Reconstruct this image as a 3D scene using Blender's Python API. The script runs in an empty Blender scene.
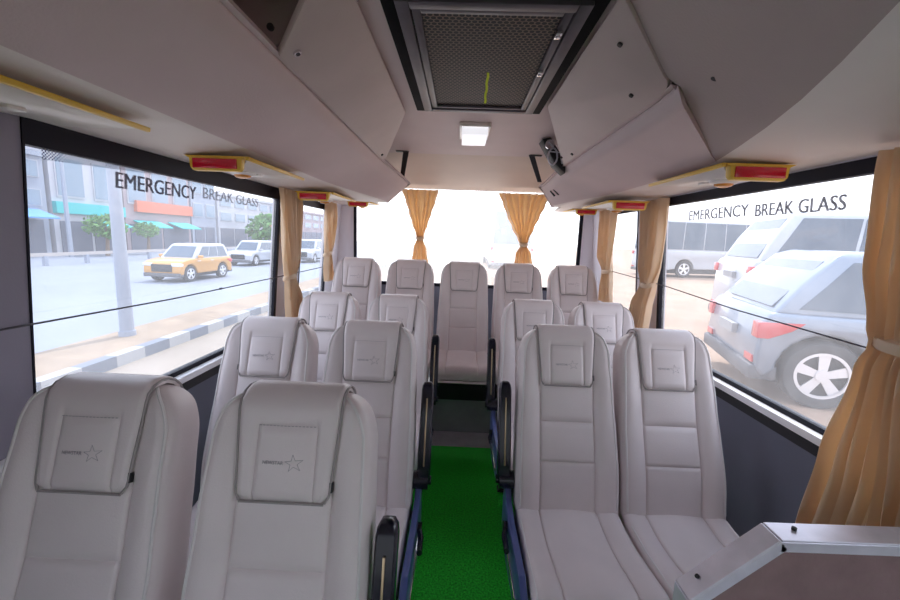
import bpy, math, random
from mathutils import Vector, Matrix
random.seed(7)
C = bpy.context.scene.collection
PI = math.pi
EYE = 1.5

# ------------------------------------------------------------------ materials
def nt(name):
    m = bpy.data.materials.new(name); m.use_nodes = True
    return m, m.node_tree.nodes, m.node_tree.links
def pbr(name, col, rough=.5, metal=0, bump=0, bscale=200, var=0, vscale=6, spec=.5, coat=0, emit=0, sheen=0):
    m, n, l = nt(name); b = n['Principled BSDF']
    b.inputs['Base Color'].default_value = (*col, 1)
    b.inputs['Roughness'].default_value = rough; b.inputs['Metallic'].default_value = metal
    b.inputs['Specular IOR Level'].default_value = spec; b.inputs['Coat Weight'].default_value = coat
    if emit:
        b.inputs['Emission Color'].default_value = (*col, 1); b.inputs['Emission Strength'].default_value = emit
    tc = n.new('ShaderNodeTexCoord')
    if bump:
        t = n.new('ShaderNodeTexNoise'); t.inputs['Scale'].default_value = bscale; t.inputs['Detail'].default_value = 3
        l.new(tc.outputs['Object'], t.inputs['Vector'])
        u = n.new('ShaderNodeBump'); u.inputs['Strength'].default_value = bump; u.inputs['Distance'].default_value = .002
        l.new(t.outputs['Fac'], u.inputs['Height']); l.new(u.outputs['Normal'], b.inputs['Normal'])
    if var:
        t = n.new('ShaderNodeTexNoise'); t.inputs['Scale'].default_value = vscale; t.inputs['Detail'].default_value = 5
        l.new(tc.outputs['Object'], t.inputs['Vector'])
        r = n.new('ShaderNodeMapRange'); r.inputs['To Min'].default_value = 1 - var; r.inputs['To Max'].default_value = 1 + var
        r.inputs['From Min'].default_value = .3; r.inputs['From Max'].default_value = .7
        l.new(t.outputs['Fac'], r.inputs['Value'])
        h = n.new('ShaderNodeHueSaturation'); h.inputs['Color'].default_value = (*col, 1)
        l.new(r.outputs['Result'], h.inputs['Value']); l.new(h.outputs['Color'], b.inputs['Base Color'])
    return m
M = {}
M['leather'] = pbr('seat leather', (.72, .645, .64), .38, bump=.25, bscale=260, var=.04)
M['leather_seam'] = pbr('pillow leather', (.73, .655, .65), .36, bump=.25, bscale=260, var=.03)
M['piping'] = pbr('piping', (.34, .31, .30), .5)
M['piping_light'] = pbr('light piping', (.72, .69, .68), .5)
M['thread'] = pbr('embroidery thread', (.33, .30, .32), .7)
M['black_plastic'] = pbr('glossy black plastic', (.010, .010, .020), .24, coat=.15)
M['black_matte'] = pbr('matte black', (.015, .015, .018), .6)
M['navy'] = pbr('navy seat moulding', (.07, .10, .26), .3, coat=.2)
M['steel'] = pbr('black painted steel', (.03, .03, .035), .4, metal=.3)
M['chrome'] = pbr('chrome', (.75, .74, .76), .15, metal=1)
M['brass'] = pbr('dull gold strip', (.55, .42, .26), .3, metal=.9)
M['alu'] = pbr('brushed aluminium', (.84, .82, .90), .3, metal=.45, var=.12, vscale=14)
M['alu_dull'] = pbr('white painted sill', (.86, .86, .88), .3)
M['rexine'] = pbr('mauve grey ceiling rexine', (.62, .50, .50), .6, bump=.35, bscale=160, var=.05, vscale=3)
M['rexine_warm'] = pbr('warm rear ceiling lining', (.66, .535, .46), .6, bump=.3, bscale=160, var=.06, vscale=2.5)
M['lid'] = pbr('locker lid rexine', (.54, .44, .42), .55, bump=.3, bscale=180, var=.05, vscale=5)
M['front_panel'] = pbr('grey brown moulded panel', (.42, .34, .325), .55, bump=.3, bscale=160, var=.05, vscale=3)
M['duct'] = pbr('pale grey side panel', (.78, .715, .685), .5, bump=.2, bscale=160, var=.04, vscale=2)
M['wall_low'] = pbr('dark blue grey wall lining', (.14, .15, .20), .55, bump=.2, bscale=120, var=.08, vscale=4)
M['wall_pale'] = pbr('pale pillar lining', (.74, .71, .77), .5, bump=.15, bscale=150)
M['wall_grey'] = pbr('grey pillar lining', (.27, .25, .31), .5, bump=.15, bscale=150)
M['gasket'] = pbr('black window frame', (.006, .006, .014), .5, spec=.2)
M['yellow'] = pbr('yellow plastic', (.80, .52, .06), .35)
M['cream'] = pbr('cream lamp moulding', (.78, .74, .70), .3)
M['red_lens'] = pbr('red reflector', (.60, .008, .03), .2, coat=.6)
M['amber'] = pbr('amber bulb', (.75, .30, .06), .25)
M['lamp'] = pbr('lit lamp diffuser', (.93, .94, 1), .4, emit=.45)
M['wire'] = pbr('dark wire', (.04, .035, .05), .5)
M['ribbon'] = pbr('yellow green ribbon', (.72, .85, .05), .6)
M['cablegrey'] = pbr('pale cable', (.55, .54, .6), .4)
M['partition'] = pbr('mauve partition laminate', (.25, .165, .165), .75, spec=.15, bump=.5, bscale=90, var=.10, vscale=18)
M['platform'] = pbr('grey riser metal', (.36, .37, .38), .5, var=.1, vscale=8)
M['strip'] = pbr('aluminium step strip', (.75, .70, .76), .5, metal=0, var=.08, vscale=9)
M['bin_inner'] = pbr('pale bin interior', (.80, .70, .68), .5)

def carpet():
    m, n, l = nt('green grass mat'); b = n['Principled BSDF']
    tc = n.new('ShaderNodeTexCoord'); t = n.new('ShaderNodeTexNoise'); t.inputs['Scale'].default_value = 120; t.inputs['Detail'].default_value = 6
    l.new(tc.outputs['Object'], t.inputs['Vector'])
    r = n.new('ShaderNodeValToRGB'); r.color_ramp.elements[0].position = .35; r.color_ramp.elements[1].position = .65
    r.color_ramp.elements[0].color = (.005, .30, .012, 1); r.color_ramp.elements[1].color = (.03, .66, .04, 1)
    l.new(t.outputs['Fac'], r.inputs['Fac']); l.new(r.outputs['Color'], b.inputs['Base Color'])
    b.inputs['Roughness'].default_value = .7; b.inputs['Specular IOR Level'].default_value = .25
    u = n.new('ShaderNodeBump'); u.inputs['Strength'].default_value = .9; u.inputs['Distance'].default_value = .006
    l.new(t.outputs['Fac'], u.inputs['Height']); l.new(u.outputs['Normal'], b.inputs['Normal'])
    return m
M['carpet'] = carpet()

def cloth():
    m, n, l = nt('golden satin curtain'); n.remove(n['Principled BSDF'])
    out = n['Material Output']; tc = n.new('ShaderNodeTexCoord')
    t = n.new('ShaderNodeTexNoise'); t.inputs['Scale'].default_value = 9; l.new(tc.outputs['Object'], t.inputs['Vector'])
    r = n.new('ShaderNodeValToRGB'); r.color_ramp.elements[0].color = (.74, .60, .43, 1); r.color_ramp.elements[1].color = (.88, .75, .57, 1)
    l.new(t.outputs['Fac'], r.inputs['Fac'])
    p = n.new('ShaderNodeBsdfPrincipled'); p.inputs['Roughness'].default_value = .38; p.inputs['Sheen Weight'].default_value = .4
    l.new(r.outputs['Color'], p.inputs['Base Color'])
    tr = n.new('ShaderNodeBsdfTranslucent'); tr.inputs['Color'].default_value = (1, .78, .50, 1)
    mx = n.new('ShaderNodeMixShader'); mx.inputs[0].default_value = .38
    l.new(p.outputs[0], mx.inputs[1]); l.new(tr.outputs[0], mx.inputs[2]); l.new(mx.outputs[0], out.inputs['Surface'])
    return m
M['cloth'] = cloth()

def glass(name, tint, dust, dscale=1.2, dcol=(.9, .93, 1)):
    m, n, l = nt(name); n.remove(n['Principled BSDF']); out = n['Material Output']
    t = n.new('ShaderNodeBsdfTransparent'); t.inputs['Color'].default_value = (*tint, 1)
    g = n.new('ShaderNodeBsdfGlossy'); g.inputs['Roughness'].default_value = .03
    m1 = n.new('ShaderNodeMixShader'); m1.inputs[0].default_value = .03
    l.new(t.outputs[0], m1.inputs[1]); l.new(g.outputs[0], m1.inputs[2])
    last = m1
    if dust:
        tl = n.new('ShaderNodeBsdfTranslucent'); tl.inputs['Color'].default_value = (*dcol, 1)
        tc = n.new('ShaderNodeTexCoord'); z = n.new('ShaderNodeTexNoise'); z.inputs['Scale'].default_value = dscale; z.inputs['Detail'].default_value = 8
        z.inputs['Roughness'].default_value = .65
        l.new(tc.outputs['Object'], z.inputs['Vector'])
        r = n.new('ShaderNodeMapRange'); r.inputs['From Min'].default_value = .3; r.inputs['From Max'].default_value = .7
        r.inputs['To Min'].default_value = dust * .55; r.inputs['To Max'].default_value = dust * 1.5
        l.new(z.outputs['Fac'], r.inputs['Value'])
        m2 = n.new('ShaderNodeMixShader'); l.new(r.outputs['Result'], m2.inputs[0])
        l.new(m1.outputs[0], m2.inputs[1]); l.new(tl.outputs[0], m2.inputs[2]); last = m2
    l.new(last.outputs[0], out.inputs['Surface'])
    return m
TINT = (.45, .475, .53)
M['glass_left'] = glass('dusty tinted glass', TINT, .09)
M['glass_right'] = glass('dusty splashed glass', TINT, .075, 3)
M['glass_rear'] = glass('hazy rear glass', (.74, .76, .80), .16)
M['glass_dimming'] = glass('darkened windscreen', (.15, .16, .17), 0)  # out of view; dark tint added to cut light on the front seats

def see(name, col, a):      # printed film on glass
    m, n, l = nt(name); n.remove(n['Principled BSDF']); out = n['Material Output']
    t = n.new('ShaderNodeBsdfTransparent'); d = n.new('ShaderNodeBsdfDiffuse'); d.inputs['Color'].default_value = (*col, 1)
    x = n.new('ShaderNodeMixShader'); x.inputs[0].default_value = a
    l.new(t.outputs[0], x.inputs[1]); l.new(d.outputs[0], x.inputs[2]); l.new(x.outputs[0], out.inputs['Surface'])
    return m
M['letter'] = see('grey window lettering', (.20, .19, .24), .7)
M['letter_faint'] = see('worn window lettering', (.30, .30, .36), .42)

def frit():
    m, n, l = nt('dotted black frit'); n.remove(n['Principled BSDF']); out = n['Material Output']
    tc = n.new('ShaderNodeTexCoord'); sp = n.new('ShaderNodeSeparateXYZ'); l.new(tc.outputs['Object'], sp.inputs[0])
    def math_(op, a, b=None):
        k = n.new('ShaderNodeMath'); k.operation = op
        for i, v in enumerate((a, b)):
            if v is None: continue
            if isinstance(v, (int, float)): k.inputs[i].default_value = v
            else: l.new(v, k.inputs[i])
        return k.outputs[0]
    sc = 2 * PI / .0065
    a = math_('MULTIPLY', math_('ADD', sp.outputs['Y'], sp.outputs['Z']), sc / 1.4)
    b = math_('MULTIPLY', math_('SUBTRACT', sp.outputs['Y'], sp.outputs['Z']), sc / 1.4)
    s = math_('ADD', math_('SINE', a), math_('SINE', b))
    f = math_('GREATER_THAN', s, 0.1)
    t = n.new('ShaderNodeBsdfTransparent'); d = n.new('ShaderNodeBsdfDiffuse'); d.inputs['Color'].default_value = (.02, .02, .05, 1)
    x = n.new('ShaderNodeMixShader'); l.new(f, x.inputs[0]); l.new(t.outputs[0], x.inputs[1]); l.new(d.outputs[0], x.inputs[2])
    l.new(x.outputs[0], out.inputs['Surface'])
    return m
M['frit'] = frit()

def grille():
    m, n, l = nt('perforated vent sheet'); b = n['Principled BSDF']
    tc = n.new('ShaderNodeTexCoord'); sp = n.new('ShaderNodeSeparateXYZ'); l.new(tc.outputs['Object'], sp.inputs[0])
    def math_(op, a, b=None):
        k = n.new('ShaderNodeMath'); k.operation = op
        for i, v in enumerate((a, b)):
            if v is None: continue
            if isinstance(v, (int, float)): k.inputs[i].default_value = v
            else: l.new(v, k.inputs[i])
        return k.outputs[0]
    p = .0165
    def dots(ox, oy):
        x = math_('SUBTRACT', math_('FRACT', math_('ADD', math_('DIVIDE', sp.outputs['X'], p), ox + 50)), .5)
        y = math_('MULTIPLY', math_('SUBTRACT', math_('FRACT', math_('ADD', math_('DIVIDE', sp.outputs['Y'], p * 1.732), oy + 50)), .5), 1.732)
        return math_('SQRT', math_('ADD', math_('MULTIPLY', x, x), math_('MULTIPLY', y, y)))
    d = math_('MINIMUM', dots(0, 0), dots(.5, .5))
    f = math_('LESS_THAN', d, .42)
    mx = n.new('ShaderNodeMix'); mx.data_type = 'RGBA'; l.new(f, mx.inputs[0])
    mx.inputs[6].default_value = (.16, .12, .095, 1); mx.inputs[7].default_value = (.008, .008, .012, 1)
    l.new(mx.outputs[2], b.inputs['Base Color'])
    inv = math_('SUBTRACT', 1, f); l.new(math_('MULTIPLY', inv, .2), b.inputs['Metallic'])
    b.inputs['Roughness'].default_value = .5; b.inputs['Specular IOR Level'].default_value = .1
    return m
M['grille'] = grille()
M['vent_dark'] = pbr('dark vent surround', (.006, .006, .008), .7, spec=.05)
M['vent_frame'] = pbr('grey steel vent frame', (.085, .075, .09), .42, metal=.3, var=.2, vscale=12)

# ------------------------------------------------------------------ mesh helpers
class MB:
    def __init__(s): s.v = []; s.f = []; s.m = []
    def add(s, vs, fs, mi=0):
        o = len(s.v); s.v += [tuple(v) for v in vs]; s.f += [tuple(i + o for i in f) for f in fs]; s.m += [mi] * len(fs)
        return s
    def box(s, a, b, mi=0):
        x0, y0, z0 = a; x1, y1, z1 = b
        vs = [(x0,y0,z0),(x1,y0,z0),(x1,y1,z0),(x0,y1,z0),(x0,y0,z1),(x1,y0,z1),(x1,y1,z1),(x0,y1,z1)]
        return s.add(vs, [(3,2,1,0),(4,5,6,7),(0,1,5,4),(1,2,6,5),(2,3,7,6),(3,0,4,7)], mi)
    def hexa(s, vs, mi=0):
        return s.add(vs, [(3,2,1,0),(4,5,6,7),(0,1,5,4),(1,2,6,5),(2,3,7,6),(3,0,4,7)], mi)
    def loft(s, rings, closed=True, caps=True, mi=0):
        n = len(rings[0]); vs = [p for r in rings for p in r]; fs = []
        for i in range(len(rings) - 1):
            for j in range(n if closed else n - 1):
                k = (j + 1) % n
                fs.append((i*n+j, i*n+k, (i+1)*n+k, (i+1)*n+j))
        if caps and closed:
            fs.append(tuple(range(n))[::-1]); fs.append(tuple((len(rings)-1)*n + j for j in range(n)))
        return s.add(vs, fs, mi)
    def tube(s, pts, r, n=8, mi=0, caps=True):
        pts = [Vector(p) for p in pts]; rings = []
        rr = r if isinstance(r, (list, tuple)) else [r] * len(pts)
        t = (pts[1] - pts[0]).normalized()
        a = t.orthogonal().normalized()
        for i, p in enumerate(pts):
            if i == 0: d = pts[1] - pts[0]
            elif i == len(pts) - 1: d = pts[-1] - pts[-2]
            else: d = (pts[i+1] - pts[i]).normalized() + (pts[i] - pts[i-1]).normalized()
            if d.length < 1e-9: d = t
            d.normalize(); a = (a - d * a.dot(d))
            if a.length < 1e-6: a = d.orthogonal()
            a.normalize(); b = d.cross(a)
            rings.append([p + (a * math.cos(2*PI*k/n) + b * math.sin(2*PI*k/n)) * rr[i] for k in range(n)])
        return s.loft(rings, True, caps, mi)
    def prism(s, poly, fn, d0, d1, mi=0):     # poly in 2D, fn(u, v, d) -> point
        n = len(poly); vs = [fn(u, v, d0) for u, v in poly] + [fn(u, v, d1) for u, v in poly]
        fs = [tuple(range(n))[::-1], tuple(range(n, 2*n))] + [(i, (i+1) % n, n + (i+1) % n, n + i) for i in range(n)]
        return s.add(vs, fs, mi)
    def cyl(s, c, axis, r, h, n=20, mi=0):
        c = Vector(c); ax = Vector(axis).normalized()
        return s.tube([c - ax*h/2, c + ax*h/2], r, n, mi)
    def build(s, name, mats, parent=None, smooth=True, ang=35, bevel=0, seg=2, matrix=None, recalc=True):
        me = bpy.data.meshes.new(name); me.from_pydata([tuple(v) for v in s.v], [], s.f)
        mats = mats if isinstance(mats, (list, tuple)) else [mats]
        for m in mats: me.materials.append(M[m] if isinstance(m, str) else m)
        me.polygons.foreach_set('material_index', s.m)
        if recalc:
            import bmesh
            bm = bmesh.new(); bm.from_mesh(me); bmesh.ops.recalc_face_normals(bm, faces=bm.faces)
            if bevel:
                es = [e for e in bm.edges if len(e.link_faces) == 2 and e.calc_face_angle(0) > .5]
                bmesh.ops.bevel(bm, geom=es, offset=bevel, segments=seg, affect='EDGES', profile=.5, clamp_overlap=True)
            bm.to_mesh(me); bm.free()
        if smooth:
            me.polygons.foreach_set('use_smooth', [True] * len(me.polygons)); me.set_sharp_from_angle(angle=math.radians(ang))
        o = bpy.data.objects.new(name, me); C.objects.link(o)
        if parent: o.parent = parent
        if matrix is not None: o.matrix_local = matrix
        return o
def tag(o, label=None, cat=None, group=None, kind=None):
    if label: o['label'] = label
    if cat: o['category'] = cat
    if group: o['group'] = group
    if kind: o['kind'] = kind
    return o
def empty(name, loc=(0,0,0), rz=0, **k):
    o = bpy.data.objects.new(name, None); C.objects.link(o); o.location = loc; o.rotation_euler = (0,0,rz); o.empty_display_size = .1
    return tag(o, **k)
def copy_tree(o, parent=None):
    c = o.copy(); C.objects.link(c)
    if parent: c.parent = parent; c.matrix_parent_inverse = o.matrix_parent_inverse.copy()
    for ch in list(o.children): copy_tree(ch, c)
    return c
def text_verts(txt, size, bold=.0, spacing=1):
    cu = bpy.data.curves.new('t', 'FONT'); cu.body = txt; cu.size = size; cu.offset = bold; cu.resolution_u = 3; cu.space_character = spacing
    o = bpy.data.objects.new('t', cu); C.objects.link(o)
    dg = bpy.context.evaluated_depsgraph_get(); dg.update()
    me = o.evaluated_get(dg).to_mesh()
    vs = [tuple(v.co) for v in me.vertices]; fs = [tuple(p.vertices) for p in me.polygons]
    o.evaluated_get(dg).to_mesh_clear(); bpy.data.objects.remove(o); bpy.data.curves.remove(cu)
    return vs, fs
def sm(a, b, x):
    t = max(0, min(1, (x - a) / (b - a))); return t*t*(3 - 2*t)
def lerp(a, b, t): return a + (b - a) * t
def interp(x, ks):
    if x <= ks[0][0]: return ks[0][1]
    for (a, va), (b, vb) in zip(ks, ks[1:]):
        if x <= b: return lerp(va, vb, sm(a, b, x))
    return ks[-1][1]

# ------------------------------------------------------------------ the coach shell
CX = .04
def wx(side, z):                # inner surface of the side walls, leaning in towards the roof
    return CX + side * (1.16 + .07 * (1.75 - max(z, .9)) / .85)
def side_piece(mb, side, y0, y1, z0, z1, th=.05, off=0, mi=0):
    pts = []
    for z in (z0, z1):
        xi = wx(side, z) + side * off; xo = xi + side * th
        pts.append([(xi, y0, z), (xo, y0, z), (xo, y1, z), (xi, y1, z)])
    mb.hexa(pts[0] + pts[1], mi)
Y0, Y1 = -1.7, 3.78
ZS, ZT = .88, 1.78
HEAD = {-1: 1.70, 1: 1.735}              # sill and window head
WIN = {-1: [(-1.2, -.1), (1.028, 2.50), (2.84, 3.42)], 1: [(-1.2, .2), (.96, 2.50), (2.80, 3.40)]}
for side, nm in ((-1, 'left'), (1, 'right')):
    mb = MB()
    side_piece(mb, side, Y0, Y1, -.02, ZS - .03, mi=0)
    side_piece(mb, side, Y0, Y1, ZT - .0, 2.15, mi=1)
    ys = [Y0] + [v for w in WIN[side] for v in w] + [Y1]
    for k in range(0, len(ys), 2):
        mi = 1 if k >= 4 else 2
        side_piece(mb, side, ys[k], ys[k+1], ZS - .03, ZT, mi=mi)
    tag(mb.build('wall_' + nm, ['wall_low', 'wall_pale', 'wall_grey'], smooth=False), kind='structure')
    s = MB(); side_piece(s, side, Y0 + .02, 3.72, ZS - .03, ZS, th=-.075, off=.04)
    tag(s.build('trim_1' if side < 0 else 'trim_2', 'alu_dull', bevel=.004), kind='structure')
    s = MB(); side_piece(s, side, Y0 + .02, 3.72, ZS - .075, ZS - .031, th=-.02, off=-.002)
    tag(s.build('trim_3' if side < 0 else 'trim_4', 'black_matte'), kind='structure')
nwin = 0
win_roots = {}
for side in (-1, 1):
    for wi, (a, b) in enumerate(WIN[side]):
        nwin += 1
        fr = MB(); w = .03 if wi != 2 else .014
        side_piece(fr, side, a, a + (w if (side, wi) != (-1, 1) else .006), ZS, ZT, th=.03, off=-.004); side_piece(fr, side, b - w, b, ZS, ZT, th=.03, off=-.004)
        side_piece(fr, side, a, b, ZS, ZS + .02, th=.03, off=-.004); side_piece(fr, side, a, b, HEAD[side], ZT, th=.03, off=-.004)
        o = fr.build('window_%d' % nwin, 'gasket', smooth=False); tag(o, kind='structure')
        win_roots[(side, wi)] = o
        g = MB()
        pts = [(wx(side, z) + side * .012, y, z) for z, y in ((ZS + .01, a + .005), (ZS + .01, b - .01), (1.755, b - .01), (1.755, a + .005))]
        g.add(pts, [(0, 1, 2, 3)])
        g.build('pane', 'glass_left' if side < 0 else 'glass_right', o, recalc=False)
# printed band of dots fading under the head of the big left window
g = MB()
for k in range(24):
    y = 1.075 + k * .02; h = .03 * (1 - k / 26)
    g.add([(wx(-1, z) + .003, yy, z) for z, yy in ((1.70 - h, y), (1.70 - h, y + .02), (1.701, y + .02), (1.701, y))], [(0, 1, 2, 3)])
g.build('dotted_band', 'frit', win_roots[(-1, 1)], recalc=False)
def window_text(txt, side, ya, yb, z0, size, mat, bold=.0009):
    vs, fs = text_verts(txt, size, 0)
    w = max(v[0] for v in vs); k = abs(yb - ya) / w
    s = 1 if yb > ya else -1
    mb = MB()
    for sh in (-.003, -.001, .001, .003):
        mb.add([(wx(side, z0 + v[1]) - side * (.003 + abs(sh) * .1), ya + s * v[0] * k + sh, z0 + v[1]) for v in vs], fs)
    mb.build('lettering', mat, win_roots[(side, 1)], smooth=False, recalc=False)
window_text('EMERGENCY', -1, 1.30, 1.70, 1.625, .074, 'letter')
window_text('BREAK GLASS', -1, 1.74, 2.22, 1.635, .068, 'letter_faint', .0005)
window_text('EMERGENCY', 1, 2.19, 1.745, 1.640, .072, 'letter', .0003)
window_text('BREAK GLASS', 1, 1.71, 1.315, 1.635, .070, 'letter')

# rear wall with its wide window
RX0, RX1, RZ0, RZ1 = -1.0, 1.11, 1.05, 1.945
mb = MB()
mb.box((-1.25, 3.75, -.02), (1.33, 3.80, RZ0)); mb.box((-1.25, 3.75, RZ0), (RX0, 3.80, 2.15), 1); mb.box((RX1, 3.75, RZ0), (1.33, 3.80, 2.15), 1)
mb.box((RX0, 3.75, RZ1), (RX1, 3.80, 2.15), 1)
tag(mb.build('wall_back', ['wall_low', 'wall_pale'], smooth=False), kind='structure')
fr = MB(); fr.box((RX0, 3.735, RZ0), (RX0 + .025, 3.76, RZ1)); fr.box((RX1 - .03, 3.735, RZ0), (RX1, 3.76, RZ1)); fr.box((RX0, 3.735, RZ0), (RX1, 3.76, RZ0 + .03))
o = tag(fr.build('window_7', 'gasket', smooth=False), kind='structure')
g = MB(); g.add([(RX0, 3.77, RZ0), (RX1, 3.77, RZ0), (RX1, 3.77, RZ1), (RX0, 3.77, RZ1)], [(0, 1, 2, 3)]); g.build('pane', 'glass_rear', o, recalc=False)
# front end behind the camera: windscreen
mb = MB(); mb.box((-1.25, Y0 - .05, -.02), (1.33, Y0, .72)); mb.box((-1.25, Y0 - .05, .72), (-1.12, Y0, 2.15)); mb.box((1.2, Y0 - .05, .72), (1.33, Y0, 2.15)); mb.box((-1.12, Y0 - .05, 2.0), (1.2, Y0, 2.15))
tag(mb.build('wall_front', 'wall_pale', smooth=False), kind='structure')
g = MB(); g.add([(-1.12, Y0 - .02, .72), (1.2, Y0 - .02, .72), (1.2, Y0 - .02, 2.0), (-1.12, Y0 - .02, 2.0)], [(0, 1, 2, 3)])
tag(g.build('window_8', 'glass_dimming', recalc=False), kind='structure')

# floor, mat, step strip and rear platform
mb = MB(); mb.box((-1.24, Y0, -.06), (1.32, 3.78, -.004)); tag(mb.build('floor', 'strip', smooth=False), kind='structure')
mb = MB(); mb.box((-.62, -1.5, -.004), (.72, 2.70, .008))
tag(mb.build('aisle_mat', 'carpet'), 'bright green artificial grass mat along the aisle floor', 'mat')
mb = MB(); mb.box((-1.17, 2.95, -.004), (1.25, 3.75, .30)); mb.box((-1.17, 2.935, .285), (1.25, 2.95, .303), 1); mb.cyl((.21, 2.948, .19), (0, 1, 0), .008, .01)
tag(mb.build('trim_5', ['platform', 'carpet'], smooth=False), kind='structure')

# ceiling: flat in front, sloping down to the rear window
mb = MB()
mb.box((-1.25, Y0, 2.085), (1.33, 2.92, 2.15), 0)
prof = [(2.92, 2.085), (3.05, 2.07), (3.4, 2.02), (3.75, 1.945)]
mb.loft([[(-1.25, y, z), (1.33, y, z), (1.33, y, 2.16), (-1.25, y, 2.16)] for y, z in prof], mi=1)
tag(mb.build('ceiling', ['rexine', 'rexine_warm']), kind='structure')

# overhead racks ------------------------------------------------
def fillet(P, i, r, n=6):
    a, b, c = Vector(P[i-1]), Vector(P[i]), Vector(P[i+1])
    u = (a - b).normalized(); v = (c - b).normalized(); r = min(r, (a-b).length * .48, (c-b).length * .48)
    p, q = b + u * r, b + v * r
    return [tuple((1-t)**2 * p + 2*t*(1-t) * b + t*t * q) for t in [k / n for k in range(n + 1)]]
def rack_profile(side, y):
    if side < 0:
        k = sm(2.3, 3.12, y)
        W = (wx(-1, 1.765), 1.765); T = (lerp(-.80, -.57, k), lerp(1.797, 1.755, k)); L = (lerp(-.50, -.415, k), lerp(1.955, 1.90, k))
        P = [W, T, L]; R = [.035, .02]
    else:
        k = sm(2.3, 3.12, y); f = sm(1.20, .45, y) if False else 1 - sm(.35, 1.30, y)
        W = (wx(1, 1.785), 1.785); T = (lerp(lerp(.90, .68, k), .50, f), lerp(lerp(1.795, 1.765, k), 1.83, f))
        L = (lerp(.575, .585, k), lerp(1.93, 1.905, k)); L = (lerp(L[0], .40, f), lerp(L[1], 1.99, f))
        P = [W, T, L]; R = [lerp(.04, .16, f), .02]
    return P, R
def rack_ring(side, y, th=.018, top=None, skew=0):
    P, R = rack_profile(side, y)
    end = top if top else (P[2][0] + side * .035, P[2][1] + .03)
    T_, L_ = Vector(P[1]), Vector(P[2])
    if top is None:       # rounded ledge under the lid
        Lb = L_ + Vector((side * .034, -.040)); Q = [P[0], P[1], tuple(Lb), P[2], end]
        pts = [Q[0]] + fillet(Q, 1, R[0], 8) + fillet(Q, 2, .02, 4) + fillet(Q, 3, .012, 4) + [Q[4]]
    else:
        Q = P + [end]; pts = [Q[0]] + fillet(Q, 1, R[0], 8) + fillet(Q, 2, R[1], 4) + [Q[3]]
    inner = []
    for i, p in enumerate(pts):
        a = Vector(pts[max(i-1, 0)]); b = Vector(pts[min(i+1, len(pts)-1)]); d = (b - a).normalized()
        nrm = Vector((d.y, -d.x)) * (1 if side < 0 else -1)   # towards the inside of the bin
        if nrm.y < 0: nrm = -nrm
        inner.append((p[0] + nrm.x * -th * 0 + nrm.x * th, p[1] + nrm.y * th))
    ring = pts + inner[::-1]
    def sk(x): return skew * .34 * min(1, max(0, (x - .575) / .34))
    return [(x, y + sk(x), z) for x, z in ring]
def rack_loft(side, ys, top=None):
    mb = MB(); rings = [rack_ring(side, y, top=top, skew=(0 if side < 0 else sm(.5, 1.15, y) if y < 1.169 else 1 - sm(1.17, 2.2, y))) for y in ys]; mb.loft(rings); n = len(rings[0])
    for i in range(len(ys) - 1):
        for j in range(n):
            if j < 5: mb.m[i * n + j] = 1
    return mb
ysL = [-1.6, -.6, .2, .8, 1.1, 1.6, 2.0, 2.3, 2.5, 2.7, 2.85, 3.0, 3.08, 3.12]
rackL = empty('luggage_rack', (0, 0, 0), label='left overhead luggage rack with one closed lid and open front, above the window lettering', cat='luggage rack', group='overhead luggage racks')
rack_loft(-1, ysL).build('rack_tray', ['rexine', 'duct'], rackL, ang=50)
rackR = empty('luggage_rack', (0, 0, 0), label='right overhead luggage rack with bulging blank front panel and rounded lid', cat='luggage rack', group='overhead luggage racks')
ysR = [1.17, 1.22, 1.3, 1.5, 1.8, 2.0, 2.3, 2.5, 2.7, 2.85, 3.0, 3.08, 3.12]
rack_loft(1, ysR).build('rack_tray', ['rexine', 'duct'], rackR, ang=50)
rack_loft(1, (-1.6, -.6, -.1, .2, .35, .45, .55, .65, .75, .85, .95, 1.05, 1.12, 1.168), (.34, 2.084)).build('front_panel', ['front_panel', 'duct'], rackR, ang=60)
# underside service ducts behind the rack ends
def endcap(side):
    r = rack_ring(side, 3.12, th=.018); P, _ = rack_profile(side, 3.12)
    W, T, L = P
    mb = MB(); poly = [W, T, L, (L[0] + side*.03, L[1] + .02), (wx(side, 1.9), 1.92)]
    mb.prism(poly, lambda u, v, d: (u, d, v), 3.121, 3.133)
    mb.build('end_cap', 'rexine', rackL if side < 0 else rackR, smooth=False)
    mb = MB(); z = 1.775
    mb.prism([(wx(side, z), 3.134), (lerp(T[0], CX + side*.75, .8), 3.134), (CX + side*.80, 3.74), (wx(side, z), 3.74)], lambda u, v, d: (u, v, d), z, z + .02)
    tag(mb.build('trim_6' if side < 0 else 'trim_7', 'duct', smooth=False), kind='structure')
endcap(-1); endcap(1)
# rack lids
def lid(side, parent, poly, mat='lid'):
    L = Vector((-.50, 0, 1.955)) if side < 0 else Vector((.575, 0, 1.935))
    T = Vector((-.275, 0, 2.078)) if side < 0 else Vector((.345, 0, 2.078))
    e = (T - L); nrm = Vector((-e.z, 0, e.x)).normalized() * (-1)
    if nrm.z > 0: nrm = -nrm
    fn = lambda u, v, d: tuple(L + e * v + Vector((0, u, 0)) + nrm * d)
    mb = MB(); mb.prism(poly, fn, -.006, .012)
    o = mb.build('rack_lid', mat, parent, bevel=.004, seg=2)
    return fn, o
fnL, lidL = lid(-1, rackL, [(1.10, .03), (2.52, .03), (2.46, .14), (1.93, .97), (.87, .97)])
def disc(fn, u, v, r, name, parent, mat='black_matte', d=.018):
    mb = MB(); p = Vector(fn(u, v, d)); q = Vector(fn(u, v, .008)); mb.tube([q, p], r, 14); mb.build(name, mat, parent)
disc(fnL, 1.12, .2, .011, 'lock', lidL, 'chrome'); disc(fnL, 1.12, .2, .0055, 'keyhole', lidL, 'black_matte', .0195); disc(fnL, 2.35, .12, .007, 'bolt', lidL)
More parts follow.
